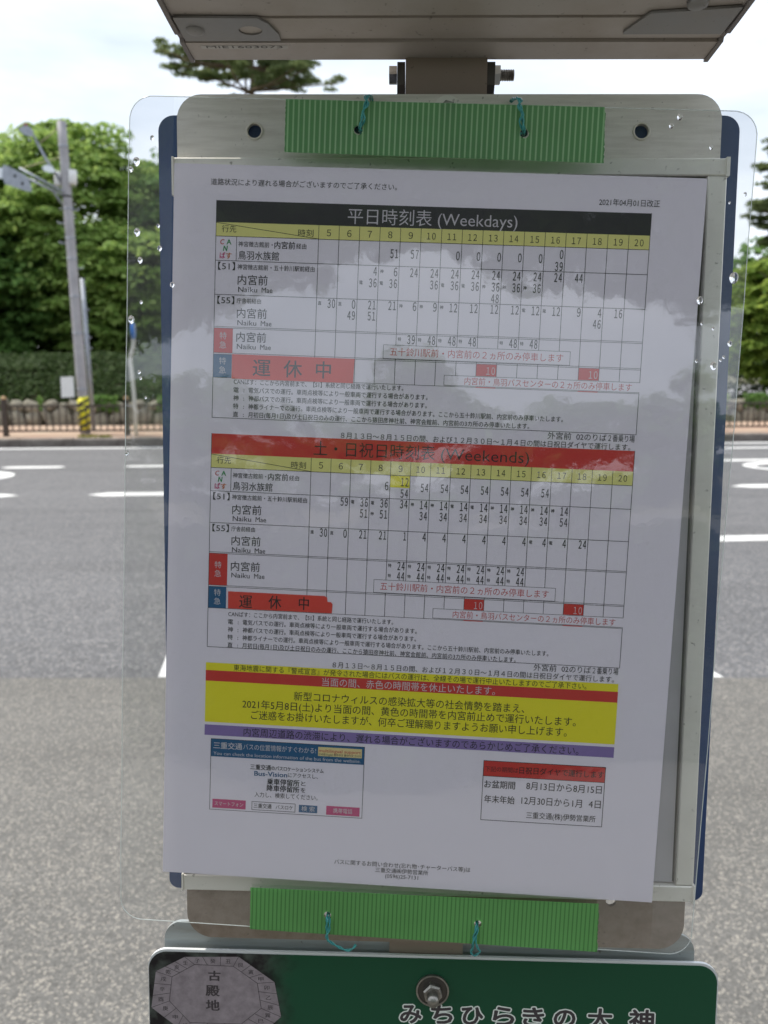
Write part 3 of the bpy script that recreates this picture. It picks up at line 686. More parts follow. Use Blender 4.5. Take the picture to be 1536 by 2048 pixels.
def sub(ink, name, m, parent, smooth=False, **kw): return ink.mb.obj(name, m, parent, smooth, **kw)
I1 = Ink(.3); I1.poly(octo); sub(I1, 'stone_picture', M_pstone, face)
I2 = Ink(.35)
for k in range(8): I2.line(*inn[k], *inn[(k+1) % 8], .35)
chars = '子癸丑艮寅甲卯乙辰巽巳丙午丁未坤申庚酉辛戌乾亥壬'; ci = 0
for k in range(8):
    a, b = inn[k], inn[(k+1) % 8]; c, d = octo[k], octo[(k+1) % 8]
    for j in range(3):
        f0, f1 = j/3, (j+1)/3; fm = (f0+f1)/2
        I2.line(a[0]+(b[0]-a[0])*f0, a[1]+(b[1]-a[1])*f0, c[0]+(d[0]-c[0])*f0, c[1]+(d[1]-c[1])*f0, .3)
        mxx = ((a[0]+(b[0]-a[0])*fm)+(c[0]+(d[0]-c[0])*fm))/2; myy = ((a[1]+(b[1]-a[1])*fm)+(c[1]+(d[1]-c[1])*fm))/2
        I2.text(chars[ci], mxx-1.7, mxx+1.7, myy, 3.3, .01); ci += 1
for ch, (cx, cy), sz in (('古', (465, 232), 7.6), ('殿', (452, 330), 8.6), ('地', (452, 427), 8.4)):
    x, v_ = pm(cx, cy)
    for k, (dx, dv) in enumerate(((0, 0), (.28, 0), (-.28, 0), (0, .14), (0, -.14))): I2.z = .35+.003*k; I2.text(ch, x-sz/2+dx, x+sz/2+dx, v_+dv, sz*.95)
sub(I2, 'lettering', M_pink, face, kind='stuff')
I3 = Ink(.3); I4 = Ink(.36)
for ch, px in zip('みちひらきの大神', (827, 889, 950, 1012, 1071, 1133, 1203, 1285)):
    x = (px-298)*.317-25.5; w = 7.2 if ch not in '大神' else 8.2
    for k in range(8):
        a_ = math.pi*k/4; I4.z = .36+.002*k; I4.text(ch, x-w+.7+.42*math.cos(a_), x+w-.7+.42*math.cos(a_), 559.4-.42*math.sin(a_), 14.5, .0)
    for k in range(16):
        a_ = math.pi*k/8; I3.z = .3+.002*k; I3.text(ch, x-w+.7+1.25*math.cos(a_), x+w-.7+1.25*math.cos(a_), 559.4-1.25*math.sin(a_), 14.5, .0)
sub(I3, 'lettering_outline', mat('outline_white', (.80, .84, .78), .4), face, kind='stuff'); sub(I4, 'lettering', M_pink, face, kind='stuff')
# bolt through the panel
link('washer', flat([circ(.1556, -.5425, .0102, 32), circ(.1556, -.5425, .004)], .0003, .0016), M_dark, sg)
link('washer', flat([circ(.1556, -.5425, .0104, 32), circ(.1556, -.5425, .0094, 32)], .0003, .0021), M_bolt, sg)
MB().tube([(.1556, -.5425, .0016), (.1556, -.5420, .0058), (.1556, -.5420, .0064)], [.0062, .0062, .0052], 6).obj('nut', M_bolt, sg)
MB().tube([(.1556, -.543, .006), (.1556, -.5425, .0125)], .0036, 14).obj('bolt', M_bolt, sg, True)
foot = SIGN @ Vector((.1555, -1.70, -.04)); MB().tube([(foot.x, foot.y, -.02), (foot.x, foot.y, .03), (foot.x, foot.y, .07)], [.2, .2, .17], 24).obj('sign_base', mat('base_concrete', (.3, .3, .29), .9, noise_scale=10, noise_amt=.3, bump=.4), None, True)
tag(bpy.data.objects['sign_base'], 'round concrete foot on the walkway under the bus stop post', 'post base')

# ------------------------------------------------------------------ laminated timetable
ts = empty('timetable_sheet', 'laminated bus timetable in Japanese with weekday and weekend tables', 'timetable', mw=SHEET)
M_paper = mat('print_paper', (.87, .82, .90), .7, noise_scale=3, color2=(.84, .79, .87), spec=.2)
M_ink = mat('ink_black', (.022, .020, .024), .55); M_inkband = mat('ink_band', (.035, .033, .036), .5)
M_inkred = mat('ink_red', (.64, .045, .04), .5); M_inkblue = mat('ink_blue', (.02, .115, .26), .5)
M_inkyel = mat('ink_pale_yellow', (.80, .76, .27), .5); M_inkyel2 = mat('ink_yellow', (.88, .80, .03), .5)
M_inkpur = mat('ink_purple', (.27, .19, .46), .5); M_inkmag = mat('ink_magenta', (.58, .05, .20), .5)
M_inkwht = mat('ink_white', (.66, .63, .66), .5); M_inkgrn = mat('ink_green', (.02, .30, .08), .5)
M_inktred = mat('ink_text_red', (.55, .06, .06), .5); M_inkor = mat('ink_orange', (.60, .16, .03), .5); M_inkcream = mat('ink_cream', (.80, .68, .34), .5)
M_sticker = mat('sticker_red', (.78, .075, .055), .45, noise_scale=40, noise_amt=.1)
me = flat([rrect(0, .297, -.420, 0, .0003, 2)], -.0002, 0)
paper = link('paper', me, M_paper, ts)

band = Ink(.05); red = Ink(.05); yel = Ink(.05); yel2 = Ink(.05); pur = Ink(.05); blue = Ink(.06); mag = Ink(.06)
grid = Ink(.09); wht = Ink(.10); blk = Ink(.11); tred = Ink(.13); cream = Ink(.10)
boxw = Ink(.115); boxl = Ink(.125); redt = Ink(.12)
X0, XC, XR = 24.6, 83.2, 268.0; CW = (XR-XC)/16
grid_x = lambda k: XC+CW*k
def table(V, title, tcol, rows_a, sticker):
    """V: row edges top..bottom: title, header, can, r51, r55, r_tok, r_tok2, notes"""
    vt, vh, v1, v2, v3, v4, v5, v6, v7 = V[:9]
    (band if tcol == 'k' else red).rect(X0, XR, vt, vh); yel.rect(X0, XR, vh, v1)
    for v_ in (v1, v2, v3, v7): grid.line(X0, v_, XR, v_)
    for v_ in (v4, v5): grid.line(X0, v_-.35, XR, v_-.35, .22); grid.line(X0, v_+.45, XR, v_+.45, .22)
    grid.line(X0, v6+6.4, XR, v6+6.4, .22); grid.line(X0, vt, X0, v7); grid.line(XR, vt, XR, v6); grid.line(XR, v6+6.4, XR, v7)
    for k in range(16): grid.line(grid_x(k), vh, grid_x(k), v6+6.4 if k < 7 else v6)
    grid.line(X0, vh+.2, XC, v1-.1, .3); grid.line(36.5, v1, 36.5, v2)
    blk.text('行先', 28, 36.2, vh+3.6, 4.3); blk.text('時刻', 71.5, 80.2, vh+4.6, 4.3)
    for k in range(16):
        s = str(k+5); xc = grid_x(k)+CW/2; hw = 1.2 if len(s) == 1 else 2.45
        blk.text(s, xc-hw, xc+hw, vh+4.1, 4.9, .004)
    cy = v1+(v2-v1)*.5
    ca.text('C', 27.2, 29.6, cy-3.7, 4.0, .03, shear=.2); cg.text('A', 30.8, 33.6, cy-3.7, 4.0, .03); cg.text('N', 28.8, 31.6, cy-.1, 4.2, .04, shear=.2)
    mg.text('ば', 27.0, 30.2, cy+4.0, 3.9, .035); co_.text('す', 30.6, 33.9, cy+4.0, 3.9, .035)
    blk.text('神宮徴古館前・', 37.6, 57.2, v1+4.1, 3.3, .004); blk.text('内宮前', 58.2, 70.0, v1+4.1, 4.4, .02); blk.text('経由', 70.6, 76.4, v1+4.3, 3.3, .004)
    blk.text('鳥羽水族館', 37.7, 61.0, v1+10.3, 5.3, .003)
    blk.text('【51】', 26.2, 36.0, v2+3.1, 4.9); blk.text('神宮徴古館前・五十鈴川駅前経由', 37.4, 81.5, v2+3.3, 3.3, .004)
    blk.text('【55】', 26.2, 36.0, v3+3.1, 4.9); blk.text('庁舎前経由', 37.4, 51.4, v3+3.2, 3.2, .003)
    for vb, dv in ((v2, 10.5), (v3, 10.2), (v4, (v5-v4)/2-2.2)):
        blk.text('内宮前', 37.7, 54.9, vb+dv, 6.1, .004); blk.text('Naiku', 38.1, 49.0, vb+dv+5.2, 4.2); blk.text('Mae', 51.6, 57.8, vb+dv+5.2, 4.2)
    red.rect(X0-.1, 35.6, v4+.5, v5-.4); blue.rect(X0-.1, 35.3, v5+.5, v6+6.3)
    for a, b, vm in ((v4, v5, 0), (v5, v6+6.4, 0)):
        m_ = (a+b)/2; wht.text('特', 28.0, 32.0, m_-2.6, 4.4); wht.text('急', 28.0, 32.0, m_+2.6, 4.4)
    for col, vv_, txt, mark in rows_a:
        xr = grid_x(col+1)-.9; w = 4.3 if len(txt) == 2 else 2.0
        if txt == '1': w = 1.6
        blk.text(txt, xr-w, xr, vv_, 6.5, .014)
        if mark: blk.text(mark, grid_x(col)+.9, grid_x(col)+2.8, vv_-.1, 2.3, .02)
    # small boxed notes
    b0_, b1_ = v5-8.3, v5-.7
    boxw.rect(122.4, 228.1, b0_, b1_); boxl.frame(122.4, 228.1, b0_, b1_, .22); tred.text('五十鈴川駅前・内宮前の２ヵ所のみ停車します', 126.2, 224.3, (b0_+b1_)/2, 5.0)
    for k in (8, 13):
        redt.rect(grid_x(k)+.15, grid_x(k+1)-.1, v5+.6, v6-.1-.0); w2.text('10', grid_x(k)+5.9, grid_x(k)+10.7, v5+4.2, 5.6)
        redt.rect(grid_x(k)+.15, grid_x(k+1)-.1, v6+6.1, v6+6.6)
    boxw.rect(157.7, XR+.3, v6-.0+.2, v6+5.9); boxl.line(157.7, v6+.2, XR, v6+.2, .22); boxl.line(157.7, v6+.2, 157.7, v6+5.8, .22)
    boxl.line(157.7, v6+5.8, XR, v6+5.8, .22)
    tred.text('内宮前・鳥羽バスセンターの２ヵ所のみ停車します', 169.4, 263.7, v6+3.1, 4.6)
    ns = V[9]
    for i, (h_, body, x1) in enumerate((('', 'CANばす：ここから内宮前まで、【51】系統と同じ経路で運行いたします。', 134.7), ('電', '電気バスでの運行。車両点検等により一般車両で運行する場合があります。', 148.8),
                          ('神', '神都バスでの運行。車両点検等により一般車両で運行する場合があります。', 148.6), ('特', '神都ライナーでの運行。車両点検等により一般車両で運行する場合があります。ここから五十鈴川駅前、内宮前のみ停車いたします。', 226.3),
                          ('直', '月初日(毎月1日)及び土日祝日のみの運行、ここから猿田彦神社前、神宮会館前、内宮前の3カ所のみ停車いたします。', 207.5))):
        vv_ = ns+i*4.68
        if h_: blk.text(h_, 36.7, 39.8, vv_, 3.4, .006); blk.text(':', 42.6, 43.1, vv_, 3.4, .01); blk.text(body, 45.6, x1, vv_, 3.5, .006)
        else: blk.text(body, 36.8, x1, vv_, 3.4, .004)
    ve = V[10]
    blk.text('外宮前', 218.2, 231.5, ve, 4.4); blk.text('02のりば', 234.5, 251.5, ve, 4.4); blk.text('２番乗り場', 252.5, 267.4, ve, 4.4)
    blk.text('８月１３日～８月１５日の間、および１２月３０日～１月４日の間は日祝日ダイヤで運行します。', 99.9, 265.3, ve+4.8, 4.0, .003)
ca = Ink(.11); cg = Ink(.11); mg = Ink(.11); co_ = Ink(.11); w2 = Ink(.13)

a = [(3, 46, '51', ''), (4, 46, '57', '')]+[(k, 46, '0', '') for k in (6, 7, 8, 9, 10)]+[(11, 43.4, '0', ''), (11, 50, '39', '')]
a += [(2, 56, '4', ''), (3, 56, '6', '神')]+[(k, 56.1, '24', '') for k in range(4, 12)]+[(12, 56.1, '44', '')]
a += [(2, 62.5, '36', '電'), (3, 62.5, '36', '電'), (5, 62.5, '36', ''), (6, 62.5, '36', '電'), (7, 62.5, '36', '電'), (8, 62.5, '36', '神'), (9, 62.5, '36', '神'), (10, 62.5, '36', '神'), (8, 68.9, '48', '')]
a += [(0, 74.8, '30', '直'), (1, 74.8, '0', '直'), (2, 74.8, '21', ''), (3, 74.8, '21', ''), (4, 74.8, '6', '神'), (5, 74.8, '9', '神'), (6, 74.8, '12', '神'), (7, 74.8, '12', ''), (8, 74.8, '12', ''), (9, 74.8, '12', ''), (10, 74.8, '12', '電'), (11, 74.8, '12', '電'), (12, 74.8, '9', ''), (13, 74.8, '4', ''), (14, 74.8, '16', '')]
a += [(1, 81, '49', ''), (2, 81, '51', ''), (13, 81, '46', '')]
a += [(4, 93.4, '39', '特')]+[(k, 93.4, '48', '特') for k in (5, 6, 7, 9, 10)]
table([19.6, 31.6, 39.3, 52.8, 71.8, 90.2, 105.0, 112.3, 141.8, 120.8, 144.3], 'wd', 'k', a, None)
b = [(3, 177.2, '6', ''), (4, 174.6, '12', ''), (4, 181.2, '54', '')]+[(k, 177.4, '54', '') for k in range(5, 12)]
b += [(1, 187.4, '59', ''), (2, 187.4, '36', '電'), (3, 187.4, '36', '電'), (4, 187.4, '34', ''), (5, 187.4, '14', '神'), (6, 187.4, '14', '神'), (7, 187.4, '14', '電'), (8, 187.4, '14', '電'), (9, 187.4, '14', '神'), (10, 187.4, '14', '神'), (11, 187.4, '14', '神'), (12, 187.4, '14', '神')]
b += [(2, 193.8, '51', ''), (3, 193.8, '51', '神')]+[(k, 193.8, '34', '') for k in range(5, 12)]+[(12, 193.8, '54', '')]
b += [(0, 206.1, '30', '直'), (1, 206.1, '0', '直'), (2, 206.1, '21', ''), (3, 206.1, '21', ''), (4, 206.1, '1', '')]+[(k, 206.1, '4', '電' if k > 10 else '') for k in range(5, 13)]+[(13, 206.1, '24', '')]
b += [(k, 223.7, '24', '特') for k in range(4, 11)]+[(k, 229.7, '44', '特') for k in range(4, 11)]
table([151.0, 162.8, 170.8, 184.4, 203.1, 220.8, 240.6, 247.6, 277.6, 257.2, 279.9], 'we', 'r', b, None)
yel2.rect(grid_x(4)+.15, grid_x(5)-.2, 171.0, 177.8)
blk.text('道路状況により遅れる場合がございますのでご了承ください。', 21.1, 126.3, 9.6, 3.9)
blk.text('2021年04月01日改正', 238.8, 272.2, 14.3, 4.2)
wht.text('平日時刻表', 99.3, 146.6, 26.2, 9.6, -.004); wht.text('(Weekdays)', 150.0, 194.4, 26.2, 9.3, -.004)
blk.text('土・日祝日時刻表', 84.4, 154.5, 157.2, 9.2, -.002); blk.text('(Weekends)', 158.0, 209.5-7.0+6, 157.2, 9.3, -.004)
# lower bands
yel2.rect(24.1, 268, 287.2, 291.9); red.rect(24.1, 268.1, 291.9, 298.4); yel2.rect(24.1, 268.2, 298.4, 323.7); pur.rect(24.1, 268.2, 325.4, 331.9)
blk.text('東海地震に関する『警戒宣言』が発令された場合にはバスの運行は、全線その場で運行中止いたしますのでご了承下さい。', 40.8, 249.6, 289.6, 4.1)
wht.text('当面の間、赤色の時間帯を休止いたします。', 94.0, 196.5, 295.4, 5.6)
blk.text('新型コロナウィルスの感染拡大等の社会情勢を踏まえ、', 77.4, 214.3, 305.1, 6.0, .002)
blk.text('2021年5月8日(土)より当面の間、黄色の時間帯を内宮前止めで運行いたします。', 46.6, 244.8, 311.5, 6.0, .002)
blk.text('ご迷惑をお掛けいたしますが、何卒ご理解賜りますようお願い申し上げます。', 52.0, 239.9, 318.0, 6.0, .002)
blk.text('内宮周辺道路の渋滞により、遅れる場合がございますのであらかじめご了承ください。', 47.8, 247.5, 328.9, 5.6)
# bus location box (its two QR codes are left out)
blue.rect(28.2, 120.9, 334.0, 345.0); grid.frame(28.2, 120.9, 334.0, 378.3)
wht.text('三重交通', 29.7, 47.2, 338.1, 4.5, .03); wht.text('バスの位置情報がすぐわかる!', 47.8, 91.8, 338.0, 4.0)
cream.rect(93.1, 119.4, 335.4, 341.0)
wht.text('You can check the location information of the bus from the website.', 29.8, 118.8, 342.9, 2.9)
tred.text('multilingual support', 93.6, 118.8, 337.5, 2.9, .01); blk.text('日本語 English 簡体中文 繁体中文 한국어', 93.6, 118.8, 339.9, 1.6, .01)
blk.text('三重交通', 52.4, 65.0, 350.2, 3.6, .025); blk.text('のバスロケーションシステム', 65.2, 96.8, 350.3, 3.0, .02)
bv = Ink(.11); bv.text('Bus-Vision', 54.9, 74.9, 354.0, 4.2, .03)
blk.text('にアクセスし、', 75.4, 93.4, 354.0, 3.2)
blk.text('乗車停留所', 62.8, 82.5, 358.8, 4.2, .03); blk.text('と', 83.4, 86.2, 358.9, 3.4, .01)
blk.text('降車停留所', 62.8, 82.5, 362.9, 4.2, .03); blk.text('を', 83.4, 86.2, 363.0, 3.4, .01)
blk.text('入力し、検索してください。', 55.4, 93.8, 367.3, 3.6)
mag.rect(29.8, 50.2, 371.6, 377.2); mag.rect(99.2, 119.4, 371.8, 377.4); wht.text('スマートフォン', 31.2, 48.6, 374.4, 3.0); wht.text('携帯電話', 103.5, 115.0, 374.6, 3.4)
grid.frame(54.0, 80.3, 371.9, 377.0, .3); blk.text('三重交通', 55.0, 66.0, 374.4, 3.2, .015); blk.text('バスロケ', 68.5, 79.0, 374.5, 3.0, .008)
blue.rect(82.6, 93.8, 372.2, 376.9); wht.text('検 索', 84.2, 92.2, 374.5, 3.6)
# holiday box
red.rect(192.2, 264, 338.0, 347.4); grid.frame(192.2, 264, 338.0, 374.7, .35); grid.line(192.2, 347.4, 264, 347.4)
blk.text('下記の期間は', 193.3, 212.8, 343.0, 3.6); blk.text('日祝日ダイヤで運行します', 213.4, 263.2, 342.8, 4.6, .015)
blk.text('お盆期間', 193.2, 211.5, 352.4, 5.2, .015); blk.text('8月13日から8月15日', 218.1, 262.6, 352.0, 5.6, .008)
blk.text('年末年始', 193.6, 211.7, 361.6, 5.2, .015); blk.text('12月30日から1月', 215.7, 251.5, 361.2, 5.6, .008); blk.text('4日', 255.5, 262.6, 361.0, 5.6, .008)
blk.text('三重交通(株)伊勢営業所', 219.1, 260.1, 370.2, 4.4, .008)
blk.text('バスに関するお問い合わせ(忘れ物･チャーターバス等)は', 105.3, 187.7, 406.7, 3.4, .004)
blk.text('三重交通㈱伊勢営業所', 130.4, 162.4, 410.3, 3.3, .004); blk.text('(0596)25-7131', 136.5, 156.5, 413.7, 3.4, .004)
for ink, name, m, k in ((band, 'title_band', M_inkband, 0), (red, 'red_bands', M_inkred, 1), (yel, 'heading_row', M_inkyel, 1), (yel2, 'yellow_notice_band', M_inkyel2, 1), (pur, 'purple_notice_band', M_inkpur, 0),
                     (blue, 'blue_fields', M_inkblue, 1), (mag, 'magenta_buttons', M_inkmag, 1), (cream, 'language_tag', M_inkcream, 0), (grid, 'grid_lines', M_ink, 1), (boxw, 'white_note_strips', M_paper, 1), (boxl, 'note_outline', M_ink, 1), (redt, 'red_cells', M_inkred, 1),
                     (ca, 'red_lettering', M_inktred, 1), (cg, 'green_lettering', M_inkgrn, 1), (mg, 'magenta_lettering', M_inkmag, 1), (co_, 'orange_lettering', M_inkor, 1), (tred, 'red_lettering', M_inktred, 1),
                     (bv, 'blue_lettering', M_inkblue, 1), (wht, 'white_lettering', M_inkwht, 1), (w2, 'white_lettering', M_inkwht, 1), (blk, 'black_lettering', M_ink, 1)):
    o = ink.mb.obj(name, m, paper)
    if k: o['kind'] = 'stuff'
# two red strips pasted over the cancelled rows
def strip(label, outline, txt, z):
    s = link('pasted_strip', flat([S(outline)], z*mm_, (z+.12)*mm_), M_sticker, ts, label=label)
    k = Ink(z+.16)
    for ch, xa, xb, vc, h_ in txt: k.text(ch, xa, xb, vc, h_, .012)
    k.mb.obj('lettering', M_ink, s, kind='stuff')
strip('wide red strip with large black characters', [(35.5, 105.2), (106.2, 105.3), (105.7, 119.1), (35.5, 119.1)], [('運', 47.7, 58.0, 112.6, 10.6), ('休', 65.5, 76.2, 112.5, 10.6), ('中', 84.2, 92.8, 112.4, 10.6)], .15)
strip('smaller red strip with a torn right end', [(36.4, 243.6), (93.6, 243.6), (95.2, 244.4), (95.6, 247.0), (97.6, 247.1), (98.6, 248.4), (98.3, 253.7), (36.6, 253.8)], [('運', 43.2, 50.9, 249.4, 8.6), ('休', 60.6, 68.3, 248.9, 8.6), ('中', 78.6, 84.6, 248.8, 8.6)], .15)

# clear laminating film, gently buckled
def film_mat():
    m = bpy.data.materials.new('laminating_film'); m.use_nodes = True; t = m.node_tree; t.nodes.clear()
    o = t.nodes.new('ShaderNodeOutputMaterial'); tr = t.nodes.new('ShaderNodeBsdfTransparent'); tr.inputs[0].default_value = (.965, .97, .97, 1)
    df = t.nodes.new('ShaderNodeBsdfDiffuse'); df.inputs[0].default_value = (.8, .82, .8, 1)
    tl = t.nodes.new('ShaderNodeBsdfTranslucent'); tl.inputs[0].default_value = (.8, .82, .8, 1)
    gl = t.nodes.new('ShaderNodeBsdfGlossy'); gl.inputs['Roughness'].default_value = .03
    fr = t.nodes.new('ShaderNodeFresnel'); gg = t.nodes.new('ShaderNodeNewGeometry'); io = t.nodes.new('ShaderNodeMapRange'); io.inputs['To Min'].default_value = 2.2; io.inputs['To Max'].default_value = 1/2.2
    t.links.new(gg.outputs['Backfacing'], io.inputs['Value']); t.links.new(io.outputs[0], fr.inputs['IOR'])       # a thin sheet reflects alike from both sides
    co = t.nodes.new('ShaderNodeTexCoord'); n = t.nodes.new('ShaderNodeTexNoise'); n.inputs['Scale'].default_value = 55; n.inputs['Detail'].default_value = 3
    n2 = t.nodes.new('ShaderNodeTexNoise'); n2.inputs['Scale'].default_value = 420; n2.inputs['Detail'].default_value = 1
    bp = t.nodes.new('ShaderNodeBump'); bp.inputs['Strength'].default_value = 1; bp.inputs['Distance'].default_value = .00006
    bp2 = t.nodes.new('ShaderNodeBump'); bp2.inputs['Strength'].default_value = 1; bp2.inputs['Distance'].default_value = .0000045
    t.links.new(co.outputs['Object'], n.inputs['Vector']); t.links.new(n.outputs['Fac'], bp.inputs['Height'])
    t.links.new(co.outputs['Object'], n2.inputs['Vector']); t.links.new(n2.outputs['Fac'], bp2.inputs['Height']); t.links.new(bp.outputs[0], bp2.inputs['Normal'])
    t.links.new(bp2.outputs[0], gl.inputs['Normal']); t.links.new(bp2.outputs[0], fr.inputs['Normal'])
    m1 = t.nodes.new('ShaderNodeMixShader'); m1.inputs[0].default_value = .5; t.links.new(df.outputs[0], m1.inputs[1]); t.links.new(tl.outputs[0], m1.inputs[2])
    m2 = t.nodes.new('ShaderNodeMixShader')
    n3 = t.nodes.new('ShaderNodeTexNoise'); n3.inputs['Scale'].default_value = 9; n3.inputs['Detail'].default_value = 5; t.links.new(co.outputs['Object'], n3.inputs['Vector'])
    mr = t.nodes.new('ShaderNodeMapRange'); mr.inputs['From Min'].default_value = .3; mr.inputs['From Max'].default_value = .75; mr.inputs['To Min'].default_value = .008; mr.inputs['To Max'].default_value = .045
    t.links.new(n3.outputs['Fac'], mr.inputs['Value'])
    # the film clears where it clings to the paper and stays milky in its sealed margin
    sx = t.nodes.new('ShaderNodeSeparateXYZ'); t.links.new(co.outputs['Object'], sx.inputs[0])
    def M(op, a=None, b=None):
        q = t.nodes.new('ShaderNodeMath'); q.operation = op
        for i, v in enumerate((a, b)):
            if isinstance(v, (int, float)): q.inputs[i].default_value = v
            elif v is not None: t.links.new(v, q.inputs[i])
        return q.outputs[0]
    mk_ = M('GREATER_THAN', M('ABSOLUTE', M('SUBTRACT', sx.outputs['X'], .1485)), .149)
    t.links.new(M('MULTIPLY', mr.outputs[0], M('ADD', M('MULTIPLY', mk_, 2.4), .6)), m2.inputs[0])
    t.links.new(tr.outputs[0], m2.inputs[1]); t.links.new(m1.outputs[0], m2.inputs[2])
    m3 = t.nodes.new('ShaderNodeMixShader'); t.links.new(fr.outputs[0], m3.inputs[0]); t.links.new(m2.outputs[0], m3.inputs[1]); t.links.new(gl.outputs[0], m3.inputs[2])
    t.links.new(m3.outputs[0], o.inputs[0]); return m
M_film = film_mat()
FX0, FX1, FV0, FV1 = -25.5, 321.5, -35.6, 451.2
def film_z(x, v):
    z = 1.15 + .45*math.sin(v*2*math.pi/190+.6)*math.cos((x-120)*2*math.pi/420) + .38*noise.noise(Vector((x/70, v/60, 3.3)))
    ed = min(max((60-v)/60, 0), 1)
    e1 = max(0, 1-(x-FX0)/24); e2 = max(0, 1-(FX1-x)/24)
    z += (e1**2*1.8 + e2**2*1.2)*(.5+.7*noise.noise(Vector((v/55, x/300, 8))))
    if v < 2: z = z*max(0, 1-(2-v)/14) + 1.0*min(1, (2-v)/14)
    if v > 418: z = z*max(0, 1-(v-418)/10) + 1.0*min(1, (v-418)/10)
    return max(z, .45)
nx, ny = 90, 126; vs_, fs_ = [], []
def rc(x, v, r=13):             # pull grid points inside the rounded corners
    cx = min(max(x, FX0+r), FX1-r); cv = min(max(v, FV0+r), FV1-r); dx, dv = x-cx, v-cv
    if dx and dv:
        m_ = max(abs(dx), abs(dv)); l_ = math.hypot(dx, dv); k = m_/l_; return cx+dx*k, cv+dv*k
    return x, v
for j in range(ny+1):
    for i in range(nx+1):
        x, v_ = rc(FX0+(FX1-FX0)*i/nx, FV0+(FV1-FV0)*j/ny); vs_.append((x*mm_, -v_*mm_, film_z(x, v_)*mm_))
for j in range(ny):
    for i in range(nx):
        a_ = j*(nx+1)+i; fs_.append((a_, a_+nx+1, a_+nx+2, a_+1))
fm = MB().add(vs_, fs_).obj('laminating_film', M_film, ts, True)
bd = [i for i in range(nx+1)] + [(j+1)*(nx+1)+nx for j in range(ny)] + [ny*(nx+1)+nx-1-i for i in range(nx)] + [(ny-1-j)*(nx+1) for j in range(ny-1)]
ed = MB().tube([vs_[k] for k in bd]+[vs_[bd[0]]], .00028, 5, False)
M_edge = mat('film_edge', (.75, .80, .76), .2); M_edge.node_tree.nodes['Principled BSDF'].inputs['Alpha'].default_value = .55
ed.obj('film_edge', M_edge, fm, True)

# rain drops on the film
M_drop = mat('water_drop', (1, 1, 1), .0); bb = M_drop.node_tree.nodes['Principled BSDF']; bb.inputs['Transmission Weight'].default_value = 1; bb.inputs['IOR'].default_value = 1.33
def drop(x, v_, r):
    mb = MB(); n = 20; rings = 6; z = film_z(x, v_)+.05
    for j in range(rings):
        ph = math.pi/2*j/(rings-1); q = math.cos(ph)
        for k in range(n):
            a_ = 2*math.pi*k/n; sag = 1+.16*max(0, -math.sin(a_)); mb.v.append(((x+r*.85*q*math.cos(a_))*mm_, (-v_+r*q*math.sin(a_)*sag*1.05)*mm_, (z+r*.62*math.sin(ph))*mm_))
    for j in range(rings-1):
        for k in range(n): mb.f.append((j*n+k, j*n+(k+1) % n, (j+1)*n+(k+1) % n, (j+1)*n+k))
    mb.f.append(tuple(range(n))[::-1])
    mb.obj('water_drop', M_drop, fm, True)
DR = [(-21.1, .2, 2.3), (-24, 4.6, 1.5), (-20.3, 38.9, 2.1), (-18.4, 54.4, 1.7), (-7.3, 47.4, 1.5), (-8.3, 35, 1.1), (-23.0, 87.9, 2.2), (-24.4, 164.3, 1.5), (-17.5, 77.9, 1.0), (-17.9, 117.5, 1.1), (.3, 67.4, 1.5),
      (315.1, 53, 2.9), (297.5, 65.8, 2.0), (307.7, 101.5, 2.1), (315.6, 89, 1.5), (312.9, 96.6, .9), (311.3, 98.4, .8), (279.2, -31.8, 1.7), (275, -27, 1.4), (297.4, -16.2, 1.2), (317.6, 8.1, 1.1), (309.7, 12.8, .7), (299.6, 78.6, .9), (305.9, 81.1, .9), (298.2, 99.3, .9), (-17, 121, .9), (-14, 132, .8), (-12.5, -13, 1.4)]
for d_ in DR: drop(*d_)

